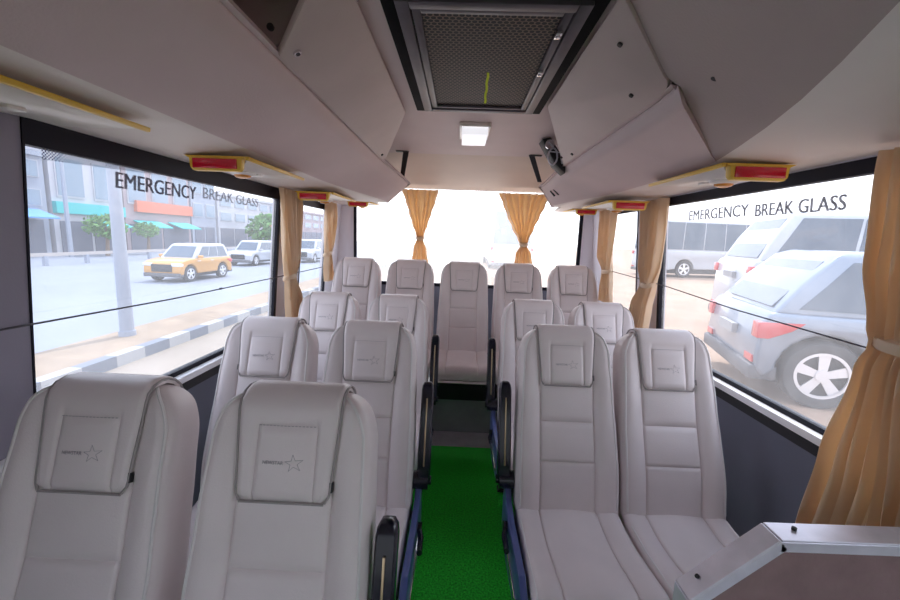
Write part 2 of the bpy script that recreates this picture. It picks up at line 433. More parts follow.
arc = [(1.24, .02)] + [(1.16 + .08*(1 - math.cos(t)) * 0 + .0 + .08*(1-math.sin(t)), .02 + .12*(1-math.cos(t))) for t in [PI/2*k/6 for k in range(7)]]
cor = [(1.165 + .09*(1 - math.sin(t)), .03 + .14*(1 - math.cos(t))) for t in [PI/2*(k/7) for k in range(8)]]
fnR, lidR = lid(1, rackR, [(2.36, .03)] + cor + [(1.01, .98), (1.80, .98), (2.30, .12)])
for u, v in ((1.16, .72), (1.33, .25), (2.1, .12), (2.24, .2)): disc(fnR, u, v, .007, 'bolt', lidR)
mb = MB(); mb.prism([(1.0, .0), (1.5, .0), (1.5, .5), (1.0, .5)], lambda u, v, d: tuple(Vector((.575, 0, 1.935)) + Vector((-.23, 0, .143)) * v + Vector((0, u, 0)) + Vector((.015, 0, .024)) * (1 + d)), 0, .3); mb.build('lid_seat', 'lid', rackR, smooth=False)
# bolt on the blank front panel and on the rack noses
P, _ = rack_profile(1, 1.02)
def face_pt(side, y, k, out=.0):
    P, _ = rack_profile(side, y); T, L = Vector(P[1]), Vector(P[2]); p = T.lerp(L, k); d = (L - T).normalized(); nrm = Vector((-d.y, d.x)) 
    if nrm.y > 0: nrm = -nrm
    p = p + nrm * out; return Vector((p.x, y, p.y))
mb = MB(); mb.tube([face_pt(1, 1.06, .8, -.004), face_pt(1, 1.06, .8, .004)], .009, 12); mb.build('bolt', 'black_matte', rackR)
mb = MB(); mb.tube([face_pt(-1, 2.88, .62, -.004), face_pt(-1, 2.88, .62, .005)], .013, 12); mb.build('bolt', 'steel', rackL)
for y in (2.86, 2.93):
    a, b = face_pt(1, y, .42, .003), face_pt(1, y, .68, .003); MB().tube([a, b], .007, 8).build('vent_slot', 'black_matte', rackR)
# divider plate at the front of the left closed locker
mb = MB()
poly = [(-.50, 1.965), (-.56, 1.95), (-.578, 1.99), (-.575, 2.03), (-.598, 2.07), (-.60, 2.084), (-.28, 2.084)]
mb.prism(poly, lambda u, v, d: (u, d, v), 1.085, 1.10)
M['divider'] = pbr('dark mauve divider', (.36, .27, .27), .5, bump=.2)
dv = mb.build('divider', 'divider', rackL, smooth=False)
mb = MB(); mb.cyl((-.50, 1.083, 2.01), (0, 1, 0), .009, .008); mb.build('bolt', 'steel', dv)
mb = MB(); mb.box((wx(-1, 2.0) + .005, -1.5, 1.81), (wx(-1, 2.0) + .02, 1.08, 2.083)); mb.box((-1.10, -1.5, 2.074), (-.46, 1.08, 2.083)); mb.build('bin_back', 'bin_inner', rackL, smooth=False)

# hanger straps
for sx, x0, x1 in ((-1, -.40, -.455), (1, .46, .565)):
    mb = MB()
    mb.box((x0 - (.07 if sx < 0 else .01), 2.84, 2.078), (x0 + (.01 if sx < 0 else .07), 2.87, 2.085))
    mb.hexa([(x1-.016, 3.055, 1.935), (x1+.016, 3.055, 1.935), (x1+.016, 3.06, 1.94), (x1-.016, 3.06, 1.94),
             (x0-.02, 2.845, 2.08), (x0+.02, 2.845, 2.08), (x0+.02, 2.85, 2.085), (x0-.02, 2.85, 2.085)])
    tag(mb.build('rack_bracket', 'steel', bevel=.001, seg=1), 'dark metal strap holding the %s rack end to the ceiling' % ('left' if sx < 0 else 'right'), 'bracket', 'rack hanger straps')

# roof air vent ------------------------------------------------
v = empty('roof_vent', (.055, 1.47, 2.085), label='black framed perforated air conditioning vent in the ceiling', cat='air vent')
mb = MB()
a, b, c, d = -.30, .30, -.62, .47
def ring_frame(mb, x0, x1, y0, y1, w, z0, z1):
    mb.box((x0, y0, z0), (x0+w, y1, z1)); mb.box((x1-w, y0, z0), (x1, y1, z1)); mb.box((x0+w, y0, z0), (x1-w, y0+w, z1)); mb.box((x0+w, y1-w, z0), (x1-w, y1, z1))
ring_frame(mb, -.275, .275, -.50, .425, .05, -.022, 0); mb.box((-.275, -.80, -.022), (.275, -.50, 0))
mb.build('surround', 'vent_dark', v, bevel=.004)
mb = MB(); ring_frame(mb, -.237, .237, -.435, .39, .034, -.034, -.004); mb.build('frame', 'vent_frame', v, bevel=.003)
mb = MB(); mb.box((-.203, -.401, -.022), (.203, .356, -.012)); mb.build('grille', 'grille', v, smooth=False)
mb = MB(); ring_frame(mb, -.200, .200, -.398, .353, .022, -.030, -.012); mb.build('inner_frame', 'vent_frame', v, bevel=.002)
for y in (-.05, -.30):
    mb = MB(); mb.box((.176, y - .016, -.040), (.192, y + .016, -.028)); mb.cyl((.184, y, -.040), (0, 0, 1), .007, .008, 12); mb.build('latch', 'chrome', v, bevel=.001)
mb = MB()
pts = [Vector((.068 + .0015*math.sin(k*1.7), 1.42 + .014*k, 2.046 - .006*k)) for k in range(10)]
for p, q in zip(pts, pts[1:]):
    mb.hexa([p + Vector((-.004, 0, 0)), p + Vector((.004, .002, 0)), p + Vector((.004, .002, .002)), p + Vector((-.004, 0, .002)),
             q + Vector((-.004, 0, 0)), q + Vector((.004, .002, 0)), q + Vector((.004, .002, .002)), q + Vector((-.004, 0, .002))])
tag(mb.build('ribbon', 'ribbon'), 'thin yellow green ribbon hanging from the vent grille', 'ribbon')

# ceiling lamp
v = empty('ceiling_lamp', (.05, 2.27, 2.085), label='small square white lamp on the ceiling behind the vent', cat='ceiling lamp')
mb = MB(); ring_frame(mb, -.08, .08, -.15, .13, .014, -.02, 0); mb.build('lamp_frame', 'cream', v, bevel=.003)
mb = MB(); mb.box((-.066, -.136, -.055), (.066, .116, -.005)); mb.build('diffuser', 'lamp', v, bevel=.003)

# cable bundle wedged at the right rack opening
v = empty('speaker', (.52, 2.42, 2.0), label='black speaker with coiled pale cable in the right rack opening', cat='speaker')
mb = MB(); mb.prism([(-.085, .075), (-.035, .085), (.06, -.05), (.06, -.11), (-.0, -.06)], lambda u, w, d: (u, d, w), -.05, .06); mb.build('case', 'black_matte', v, bevel=.006)
mb = MB()
mb.tube([(-.02 + .026*math.cos(t) , -.058 - .004*t/6, -.02 + .045*math.sin(t) ) for t in [k*.5 for k in range(26)]], .005, 6)
mb.tube([(-.05, -.06, .055), (-.02, -.065, .03), (-.045, -.065, .005), (.02, -.07, .0), (.035, -.065, -.06)], .005, 6)
mb.build('cable', 'cablegrey', v)
mb = MB(); mb.cyl((-.04, -.055, .045), (0, 1, 0), .026, .012, 20); mb.build('ring', 'chrome', v)

# reading light units ------------------------------------------------
def light_unit(side):
    t = empty('reading_light_unit')
    w, ln = .24, .53
    s = side
    # local: x centred, front face at y=0 (towards the camera), hangs below z=0 ; outer side is +x*s
    mb = MB()
    mb.prism([(-.12, 0), (.12, 0), (.098, -.010), (.095, -.042), (.085, -.054), (-.085, -.054), (-.095, -.042), (-.098, -.010)],
             lambda u, v_, d: (u, d, v_), 0, .028)
    # inner lengthwise rim, falling away to the back
    xi = -.12 * s
    mb.hexa([(xi - .006, .0, -.014), (xi + .006, .0, -.014), (xi + .006, ln, -.012), (xi - .006, ln, -.012), (xi - .008, .0, .0), (xi + .008, .0, .0), (xi + .008, ln, 0), (xi - .008, ln, 0)])
    mb.build('housing', 'yellow', t, bevel=.003)
    mb = MB(); mb.box((-.082, -.006, -.046), (.082, .003, -.011)); mb.build('reflector', 'red_lens', t, bevel=.002)
    mb = MB()
    mb.loft([[(-.11, y, 0), (.11, y, 0), (.085, y, -dz), (-.085, y, -dz)] for y, dz in ((.028, .040), (.16, .032), (.36, .018), (.5, .010), (ln - .01, .006))])
    mb.build('lamp_cover', 'cream', t, ang=60)
    mb = MB()
    mb.loft([[(-.02*s + r*math.cos(a), .15 + r*math.sin(a), z) for a in [2*PI*k/18 for k in range(18)]] for r, z in ((.052, -.028), (.05, -.040), (.038, -.048))])
    mb.build('lamp_bezel', 'cream', t)
    mb = MB(); mb.loft([[(-.02*s + r*math.cos(a), .15 + r*math.sin(a), z) for a in [2*PI*k/14 for k in range(14)]] for r, z in ((.034, -.046), (.026, -.056), (.01, -.060))]); mb.build('bulb', 'amber', t)
    mb = MB(); mb.box((-.03, .26, -.032), (.03, .30, -.022)); mb.build('switch', 'cream', t, bevel=.003)
    return t
words = {(-1, 0): 'nearest reading light unit above the front edge of the left window, seen from its side',
         (-1, 1): 'yellow and red reading light unit above the word EMERGENCY on the left window',
         (-1, 2): 'small yellow and red light unit above the left curtains',
         (-1, 3): 'farthest left light unit beside the rear window corner',
         (1, 1): 'yellow and red reading light unit with amber bulb above the large right window',
         (1, 2): 'small yellow and red light unit above the right curtain pair',
         (1, 3): 'farthest right light unit beside the rear window corner'}
protoL, protoR = light_unit(-1), light_unit(1)
used = set()
for (s, k), lab in words.items():
    pr = protoL if s < 0 else protoR
    o = pr if s not in used else copy_tree(pr); used.add(s)
    y = {(-1, 0): .60, (-1, 1): 1.5, (-1, 2): 2.48, (-1, 3): 3.3, (1, 1): 1.4, (1, 2): 2.42, (1, 3): 3.3}[(s, k)]
    o.location = (((-.99 if k == 0 else -.915) if s < 0 else .985) if k < 3 else (-.85 if s < 0 else 1.0), y, ((1.771, 1.771, 1.755, 1.774) if s < 0 else (1.783, 1.783, 1.757, 1.774))[k]); tag(o, lab, 'reading light', 'reading light units above the side windows')
    if k == 3: o.scale = (.85, .6, .8)

# ------------------------------------------------------------------ seats
S = .728; TH = .058
def half_w(s):
    w = interp(s, [(0, .204), (.12, .206), (.30, .203), (.45, .197), (.60, .191), (.68, .185), (S, .181)])
    t = max(0, min(1, (s - (S - .10)) / .10)); return w - .072 * (1 - math.sqrt(max(0, 1 - t*t)))
def front_n(x, s):
    ax = abs(x); w = half_w(s)
    n = TH + interp(s, [(0, .0), (.16, .012), (.40, .0), (.76, -.004)])
    n += .016 * sm(.105, .155, ax) * (1 - sm(.50, .62, s) * .4)
    cr = .034
    if ax > w - cr: n -= cr * (1 - math.sqrt(max(0, 1 - ((ax - (w - cr)) / cr)**2)))
    g = lambda d, k=.0035: math.exp(-(d / k)**2)
    n -= .0065 * g(ax - .109) * (1 - sm(.52, .54, s))
    if ax < .109:
        for sy in (.19, .345): n -= .007 * g(s - sy)
        n += .006 * (1 - (ax / .109)**2) * (abs(math.sin(PI * s / .17)) if s < .5 else 0)
    t = max(0, min(1, (s - (S - .05)) / .05)); n = n * lerp(1, math.sqrt(max(0, 1 - t*t)) * .85 + .15, t)
    return n
def back_n(x, s):
    w = half_w(s); ax = abs(x); cr = .03; n = -TH
    if ax > w - cr: n += cr * (1 - math.sqrt(max(0, 1 - ((ax - (w - cr)) / cr)**2)))
    t = max(0, min(1, (s - (S - .05)) / .05)); return n * lerp(1, math.sqrt(max(0, 1 - t*t)) * .85 + .15, t)
def P3(x, s, n): return (x, -n, s)          # back-rest frame: n towards the sitter (-y), s up
def xs_fine():
    a = [0, .03, .06, .085, .098, .104, .109, .114, .12, .135, .15, .162]
    return a
def back_mesh():
    ss = [0, .01, .03, .06, .09, .12, .15, .175, .184, .19, .196, .205, .23, .26, .29, .32, .338, .345, .352, .37, .40, .44, .48, .52, .54, .58, .61, .63, .645, .66, .672, .68, .69, .70, .708, .716, .722, .726, .728]
    rings = []
    for s in ss:
        w = half_w(s); u = [x for x in xs_fine() if x < w - .036] + [w - .034 + .034 * math.sin(PI/2 * k / 6) for k in range(7)]
        base = len(xs_fine())
        full = [x * (w - .034) / .172 if x > (w - .036) else x for x in xs_fine()]
        full = [min(x, w - .036 - .0005 * (base - i)) for i, x in enumerate(xs_fine())]
        u = full + [w - .034 + .034 * math.sin(PI/2 * k / 6) for k in range(7)]
        fx = [-x for x in reversed(u)] + u[1:]
        ring = [P3(x, s, front_n(x, s)) for x in fx]
        bx = [w, w - .004, w - .012, w - .03, w * .5, 0, -w * .5, -(w - .03), -(w - .012), -(w - .004), -w]
        ring += [P3(x, s, back_n(x, s)) for x in bx]
        rings.append(ring)
    mb = MB(); mb.loft(rings); return mb
def edge_pipe(n_off=-.006, inset=.016, s0=.02):
    pts = []
    N = 26
    sv = [lerp(s0, S - .10, k / 14) for k in range(15)] + [S - .10 + .10 * math.sin(PI/2 * k / 10) * .995 for k in range(1, 11)]
    for s in sv:
        x = half_w(s) - inset; pts.append(P3(x, s, front_n(x, s) + .001))
    return pts
def pillow_w(q):  # q 0 bottom .. 1 top
    return lerp(.105, .118, sm(0, .9, q))
PB = .490
def pillow_mesh(lift=.014):
    # path (s, n) : up the front, over the top, down the back
    path = []
    for k in range(15):
        s = lerp(PB, S - .04, k / 14); path.append((s, front_n(.02, min(s, S - .052)), lift * (1 if k else .8), k / 18))
    for k in range(1, 9):
        a = PI * k / 8; path.append((S - .04 + .048 * math.sin(a), TH * math.cos(a) * 1.0 - .002, lift, .8 + .02 * k))
    path.append((S - .10, -TH, lift * .7, 1))
    rings = []
    for i, (s, n, h, q) in enumerate(path):
        a = path[max(i-1, 0)]; b = path[min(i+1, len(path)-1)]
        d = Vector((b[0] - a[0], b[1] - a[1])).normalized(); nrm = Vector((-d.y, d.x))   # (ds, dn) outward
        w = pillow_w(q); hh = h
        if i == 0: w -= .010; hh = h * .35
        if i == 1: w -= .002
        g = lambda dd, k=.003: math.exp(-(dd / k)**2)
        xs = [0, .02, .04, .055, .064, .068, .072, .080, .09, w - .014, w - .008, w - .003, w]
        def top(x):
            z = hh - .0045 * g(x - .068) * (1 if q < .70 else 0)
            z += .004 * (1 - (x / .066)**2) if x < .066 and .02 < q < .66 else 0
            if x > w - .014: z -= .012 * (1 - math.sqrt(max(0, 1 - ((x - (w - .014)) / .014)**2)))
            if i and abs(s - (PB + .165)) < .006 and x < .066 and q < .7: z -= .004
            return z
        row = [(-x, top(x)) for x in reversed(xs)] + [(x, top(x)) for x in xs[1:]]
        row += [(w, -.004), (w * .5, -.006), (-w * .5, -.006), (-w, -.004)]
        rings.append([P3(x, s + nrm.x * z, n + nrm.y * z) for x, z in row])
    mb = MB(); mb.loft(rings); return mb, path
def star_pts(cx, cy, r1, r2, rot):
    return [(cx + (r1 if k % 2 == 0 else r2) * math.cos(rot + k * PI / 5), cy + (r1 if k % 2 == 0 else r2) * math.sin(rot + k * PI / 5)) for k in range(10)]
def cush_mesh():
    # local: z relative to seat top plane at junction, y from 0 (back) to -.47 (front)
    rings = []
    prof = [(.03, .0, -.10), (.0, .012, -.10), (-.04, .010, -.10), (-.09, .0, -.10), (-.15, -.004, -.10), (-.2, -.003, -.10), (-.25, .002, -.10), (-.30, .010, -.10), (-.35, .018, -.10), (-.39, .022, -.10),
            (-.42, .018, -.10), (-.440, .006, -.098), (-.452, -.012, -.094), (-.457, -.035, -.088), (-.452, -.058, -.08)]
    for y, zt, zb in prof:
        w = lerp(.201, .2065, min(1, max(0, -y / .4)))
        if y < -.43: w -= (abs(y) - .43) * .35
        g = lambda d, k=.0035: math.exp(-(d / k)**2)
        xs = [0, .03, .06, .09, .104, .109, .113, .117, .122, .135, .155] + [w - .03 + .03 * math.sin(PI/2 * k / 6) for k in range(7)]
        def top(x):
            sx = .113
            z = zt + .012 * sm(.11, .16, x) - .007 * g(x - sx) + (.007 * (1 - (x / sx)**2) if x < sx else 0)
            if x > w - .03: z -= .03 * (1 - math.sqrt(max(0, 1 - ((x - (w - .03)) / .03)**2)))
            return z
        row = [(-x, top(x)) for x in reversed(xs)] + [(x, top(x)) for x in xs[1:]] + [(w, zb + .01), (w - .012, zb), (-w + .012, zb), (-w, zb + .01)]
        rings.append([(x, y, z) for x, z in row])
    mb = MB(); mb.loft(rings); return mb
back_me = back_mesh(); pil_me, pil_path = pillow_mesh(); cus_me = cush_mesh()
SEAT_Z = .42
meshcache = {}
def cached(key, fn):
    if key not in meshcache: meshcache[key] = fn()
    return meshcache[key]
def inst(key, mbfn, name, mats, parent, matrix=None, **k):
    if key in meshcache:
        o = bpy.data.objects.new(name, meshcache[key]); C.objects.link(o); o.parent = parent
        if matrix is not None: o.matrix_local = matrix
        return o
    o = mbfn().build(name, mats, parent, matrix=matrix, **k); meshcache[key] = o.data; return o
tv, tf = text_verts('NEWSTAR', .0145, .0002)
def logo_mb():
    mb = MB()
    def pt(x, s, h=.0):
        q = (s - PB) / (S - .04 - PB); n = front_n(.02, min(s, S - .052)) + .014 + (.004 * (1 - (x / .066)**2) if abs(x) < .066 else 0) + .0006 + h
        return P3(x, s, n)
    s0 = PB + .082
    tw = max(v_[0] for v_ in tv)
    mb.add([pt(-.048 + v_[0] / tw * .048, s0 + v_[1] * .75, .001) for v_ in tv], tf)
    st = star_pts(.022, s0 + .003, .019, .0072, PI/2 + .12)
    st = [(a if a < .022 else .022 + (a - .022) * 1.25, b) for a, b in st]
    for (a, b), (c, d) in zip(st, st[1:] + st[:1]):
        mb.tube([pt(a, b, .0001), pt(c, d, .0001)], .00045, 5)
    return mb
def stitch_mb():
    mb = MB()
    for k in range(16):
        x = -.062 + k * .0083; s = PB + .165
        n = front_n(.02, min(s, S - .052)) + .0145 + .004 * (1 - ((x) / .066)**2) * .9
        mb.tube([P3(x - .0024, s, n), P3(x + .0024, s, n)], .0008, 5)
    return mb
def make_seat(root, aisle=0, recline=18.4, rear=False, strap=1):
    # aisle: -1 / +1 = armrest on that side
    R_ = Matrix.Translation((0, 0, SEAT_Z)) @ Matrix.Rotation(-math.radians(recline), 4, 'X')
    b = inst('back', lambda: back_me, 'backrest', 'leather', root, R_, ang=50)
    for sg in (-1, 1):
        inst('backpipe%d' % sg, lambda: MB().tube([(p[0] * sg, p[1], p[2]) for p in edge_pipe()], .0038, 6), 'piping', 'piping_light', b)
    p = inst('pillow', lambda: pil_me, 'head_pillow', 'leather_seam', root, R_, ang=50)
    def ppm(sgs):
        mb = MB()
        for sg in sgs:
            pts = []
            for i, (s, n, h, q) in enumerate(pil_path):
                a = pil_path[max(i-1, 0)]; c = pil_path[min(i+1, len(pil_path)-1)]
                d = Vector((c[0]-a[0], c[1]-a[1])).normalized(); nr = Vector((-d.y, d.x)); w = pillow_w(q) + .001 - (.010 if i == 0 else .002 if i == 1 else 0)
                pts.append(P3(sg * w, s + nr.x * .007, n + nr.y * .006))
            mb.tube(pts, .0032, 6)
        w = pillow_w(0) - .01
        if not sgs: mb.tube([P3(x, PB - .001, front_n(.02, PB) + .007) for x in (-w, -w*.5, 0, w*.5, w)], .0032, 6)
        return mb
    for sgs in ((-1,), (1,), ()): inst('pillowpipe%s' % (sgs,), lambda: ppm(sgs), 'piping', 'piping', p)
    inst('logo', logo_mb, 'embroidered_logo', 'thread', p)
    inst('stitch', stitch_mb, 'stitching', 'thread', p)
    if strap:
        def sp():
            mb = MB(); s = PB + .035; w = pillow_w(.1)
            x0 = w - .001 if strap > 0 else -w - .013
            mb.box((x0 + (.0 if strap > 0 else .007), -front_n(.12, s) - .005, s - .011), (x0 + (.007 if strap > 0 else .014), -front_n(.12, s) + .01, s + .011)); return mb
        inst('strap%d' % strap, sp, 'strap', 'black_matte', p)
    Cm = Matrix.Translation((0, -.035, SEAT_Z + .012))
    c = inst('cushion', lambda: cus_me, 'cushion', 'leather', root, Cm, ang=50)
    def cpm(sg):
        mb = MB()
        if 1:
            mb.tube([(sg * (lerp(.201, .2065, min(1, max(0, -y / .4))) - .012), y, z) for y, z in ((.0, .012), (-.09, .004), (-.2, .002), (-.3, .014), (-.39, .026), (-.42, .022), (-.438, .010))], .003, 6)
        return mb
    for sg in (-1, 1): inst('cushpipe%d' % sg, lambda: cpm(sg), 'piping', 'piping_light', c)
    def fm():
        mb = MB(); zb = SEAT_Z - .125
        for x in (-.16, .16): mb.box((x - .015, -.43, zb), (x + .015, .03, zb + .028))
        for y in (-.38, -.06): mb.box((-.18, y - .014, zb), (.18, y + .014, zb + .028))
        return mb
    inst('frame', fm, 'seat_frame', 'steel', root, bevel=.003)
    if rear:
        inst('seatshade', lambda: MB().box((-.20, -.26, .125), (.20, -.24, SEAT_Z - .126)), 'under_seat_shade', 'black_matte', root, bevel=.003)  # black panel added as the shadow under the rear cushions
    zlow = .14 if rear else .008
    for x, y in ((-.16, -.36), (.16, -.36), (-.16, -.03), (.16, -.03)):
        if rear and y < -.1: continue
        inst('leg%s%s%s' % (x, y, rear), lambda: MB().tube([(x, y, SEAT_Z - .12), (x, y + (.0), zlow)], .014, 10).box((x - .025, y - .03, zlow), (x + .025, y + .03, zlow + .008)), 'leg', 'steel', root)
    if aisle:
        sg = aisle
        def am():
            mb = MB(); n_ = 10; prof = [(-.022, -.030), (.022, -.030), (.026, -.02), (.026, .02), (.020, .030), (-.020, .030), (-.026, .02), (-.026, -.02)]
            rings = []
            for s, k in ((.085, .45), (.092, .8), (.105, 1), (.2, 1), (.35, .95), (.462, .95), (.482, .85), (.494, .6), (.498, .3)):
                rings.append([P3(sg * .248 + a * k, s, .005 + bb * k + .012 * math.sin((s - .1) / .4 * PI)) for a, bb in prof])
            mb.loft(rings); return mb
        ar = inst('arm%d' % sg, am, 'armrest', 'black_plastic', root, R_, ang=40, bevel=0)
        def tm():
            mb = MB()
            for dx, s0, s1 in ((.0, .16, .43),):
                mb.box((sg * .248 + dx - .003, -(.035 + .012), s0), (sg * .248 + dx + .003, -(.035 + .002), s1))
            return mb
        inst('armtrim%d' % sg, tm, 'armrest_trim', 'brass', ar, bevel=.002)
        def hm():
            mb = MB(); mb.cyl((sg * .236, -.005, .10), (1, 0, 0), .036, .062, 22); mb.cyl((sg * .272, -.005, .10), (1, 0, 0), .018, .014, 16); return mb
        inst('armhinge%d' % sg, hm, 'armrest_hinge', 'black_plastic', ar)
        def spm():
            mb = MB(); x = sg * .228
            poly = [(.06, .30), (.065, .50), (.03, .52), (-.02, .46), (-.12, .44), (-.38, .45), (-.44, .42), (-.445, .36), (-.38, .29), (-.1, .25)]
            mb.prism(poly, lambda u, v_, d: (d, u, v_), x - .012, x + .012); return mb
        sd = inst('side%d' % sg, spm, 'side_panel', 'navy', root, bevel=.005)
        def lm():
            mb = MB(); x = sg * .246; mb.tube([(x, -.10, .40), (x + sg*.012, -.16, .405), (x + sg*.016, -.26, .43)], [.009, .011, .010], 10); mb.cyl((x, -.10, .40), (1, 0, 0), .02, .02, 16); return mb
        inst('lever%d' % sg, lm, 'recline_lever', 'black_plastic', sd)
        inst('leverend%d' % sg, lambda: MB().box((sg*.242 - .003, -.36, .33), (sg*.242 + .003, -.05, .345)), 'side_rail', 'chrome', sd, bevel=.001)
LF, RT = 'left of the aisle', 'right of the aisle'
A, B = .422, .862
seats = [
    (CX - B - .012, .715, -1, 0, 'nearest leather seat at the far left, against the left side wall', 17.0, 1.0),
    (CX - A + .006, .715, -1, 1, 'nearest leather seat left of the aisle with black armrest at frame bottom', 17.0, 1.0),
    (CX - B + .02, 1.475, -1, 0, 'second row leather seat next to the left window', 18.4, 0),
    (CX - A + .02, 1.475, -1, 1, 'second row leather seat on the left side of the aisle', 18.4, 0),
    (CX - B, 2.310, -1, 0, 'third row leather seat beside the left curtains', 18.4, 0),
    (CX - A, 2.310, -1, 1, 'third row leather seat left of the aisle, before the rear bench', 18.4, 0),
    (CX + A, 1.490, 1, -1, 'front leather seat right of the aisle with whole cushion showing', 18.4, 0),
    (CX + B - .022, 1.490, 1, 0, 'front leather seat beside the large right window behind the partition', 18.4, 0),
    (CX + A, 2.236, 1, -1, 'leather seat right of the aisle in the row before the rear bench', 18.4, 0),
    (CX + B - .022, 2.236, 1, 0, 'leather seat by the right wall before the rear bench, curtain at its shoulder', 18.4, 0)]
for x, y, sd, arm, lab, rec, st in seats:
    r = empty('passenger_chair', (x, y, .012 if sd > 0 else 0), label=lab, cat='seat', group='grey leather seats beside the aisle')
    make_seat(r, aisle=(1 if sd < 0 else -1) if arm else 0, recline=rec, strap=1 if (arm or sd > 0) else (-1 if y > 1 else 1))
    if y < 1:
        r.location.z = 0
        for ch in r.children:
            if ch.name.startswith('armrest'): ch.location.z -= .035; ch.location.y -= .03; ch.location.x -= .012
rearlab = ['rear row leather seat in the left corner', 'rear row leather seat second from the left, below the left rear curtain', 'middle seat of the rear row facing the aisle',
           'rear row leather seat below the right rear curtain', 'rear row leather seat in the right corner']
for i, lab in enumerate(rearlab):
    r = empty('passenger_chair', (CX + (i - 2) * .44, 3.088, .185), label=lab, cat='seat', group='grey leather seats of the rear row')
    make_seat(r, rear=True, strap=1 if i in (1, 3) else 0)

# partition -----------------------------------------------------
t = empty('partition', (0, 0, 0), label='mauve front partition with chamfered corner and metal edging', cat='partition')
yp = .635
out_ = [(.422, .008), (.422, .893), (.558, 1.017), (1.2, 1.028), (1.2, .008)]
mb = MB(); mb.prism([(.429, .008), (.429, .888), (.561, 1.009), (1.2, 1.020), (1.2, .008)], lambda u, w, d: (u, d, w), yp - .012, yp + .012); mb.build('panel', 'partition', t, smooth=False)
mb = MB()
def edge_strip(mb, a, b, up=.004):
    a, b = Vector((a[0], 0, a[1])), Vector((b[0], 0, b[1])); d = (b - a).normalized(); n_ = Vector((-d.z, 0, d.x))
    for (y0, y1, k0, k1) in ((yp - .022, yp + .022, 0, up), (yp - .022, yp - .0135, -.019, 0), (yp + .0135, yp + .022, -.019, 0)):
        mb.hexa([a + n_*k0 + Vector((0, y0, 0)), b + n_*k0 + Vector((0, y0, 0)), b + n_*k0 + Vector((0, y1, 0)), a + n_*k0 + Vector((0, y1, 0)),
                 a + n_*k1 + Vector((0, y0, 0)), b + n_*k1 + Vector((0, y0, 0)), b + n_*k1 + Vector((0, y1, 0)), a + n_*k1 + Vector((0, y1, 0))])
edge_strip(mb, out_[1], out_[2]); edge_strip(mb, out_[2], out_[3])
edge_strip(mb, out_[0], out_[1])
mb.build('edging', 'alu', t, bevel=.001, seg=1)
for x, z in ((.446, .920), (.598, 1.0235)):
    mb = MB(); mb.cyl((x, yp + .004, z), (0, 0, 1) if z > 1 else (-.67, 0, .74), .004, .006, 10); mb.build('screw', 'black_matte', t)

# curtains ------------------------------------------------------
def curtain(name_mat, axis, base, keys, ztop, zbot, pleats, amp, lab, group, phase=0, tie=None, seed=1, inward=1, thick=.002, flat=1):
    rnd = random.Random(seed); NU, NV = pleats * 10, 44
    ph = [rnd.uniform(-.5, .5) for _ in range(pleats + 1)]; am = [rnd.uniform(.6, 1.25) for _ in range(pleats + 1)]
    root = empty('curtain', (0, 0, 0), label=lab, cat='curtain', group=group)
    def P(u, t, off=0):
        z = lerp(ztop, zbot, t)
        c = interp(t, [(k[0], k[1]) for k in keys]); w = interp(t, [(k[0], k[2]) for k in keys]); dp = interp(t, [(k[0], k[3]) for k in keys])
        i = min(pleats - 1, int(u * pleats)); f = u * pleats - i
        a = lerp(am[i], am[i+1], f); p_ = lerp(ph[i], ph[i+1], f)
        wig = math.sin(u * pleats * 2 * PI + p_ + phase + .5 * math.sin(t * 6 + i)) * amp * a * dp
        wig += .25 * amp * math.sin(u * pleats * 4 * PI + 2 * p_ + 5 * t)
        lat = c + (u - .5) * w + .12 * w / pleats * math.sin(t * 9 + u * 20)
        if axis == 'y': return (base + wig + off - inward * .0, lat, z)
        return (lat, base + wig + off, z)
    mb = MB(); vs = []; fs = []
    for side_, off in ((0, 0), (1, thick)):
        for j in range(NV + 1):
            for i in range(NU + 1): vs.append(P(i / NU, j / NV, off))
    n = NU + 1; o2 = (NV + 1) * n
    for j in range(NV):
        for i in range(NU):
            q = (j*n + i, j*n + i + 1, (j+1)*n + i + 1, (j+1)*n + i); fs.append(q); fs.append(tuple(o2 + k for k in q[::-1]))
    for j in range(NV):
        for i in (0, NU): fs.append((j*n + i, (j+1)*n + i, o2 + (j+1)*n + i, o2 + j*n + i))
    for i in range(NU):
        for j in (0, NV): fs.append((j*n + i, j*n + i + 1, o2 + j*n + i + 1, o2 + j*n + i))
    mb.add(vs, fs); mb.build('drape', 'cloth', root, ang=80)
    if tie is not None:
        z = lerp(ztop, zbot, tie); c = interp(tie, [(k[0], k[1]) for k in keys]); w = interp(tie, [(k[0], k[2]) for k in keys]) / 2 + .008; d = amp * interp(tie, [(k[0], k[3]) for k in keys]) * 1.1 + .008
        mb = MB(); rings = []
        for dz in (-.014, -.008, .008, .014):
            rr = 1.0 if abs(dz) < .01 else .93
            ring = []
            for k in range(24):
                a = 2*PI*k/24; la, de = c + w*rr*math.cos(a), base + d*rr*math.sin(a)
                ring.append((de, la, z + dz + .01*math.sin(a)) if axis == 'y' else (la, de, z + dz + .01*math.sin(a)))
            rings.append(ring)
        mb.loft(rings); mb.build('tie_band', 'cloth', root)
    return root
G = 'golden curtains tied along the windows'
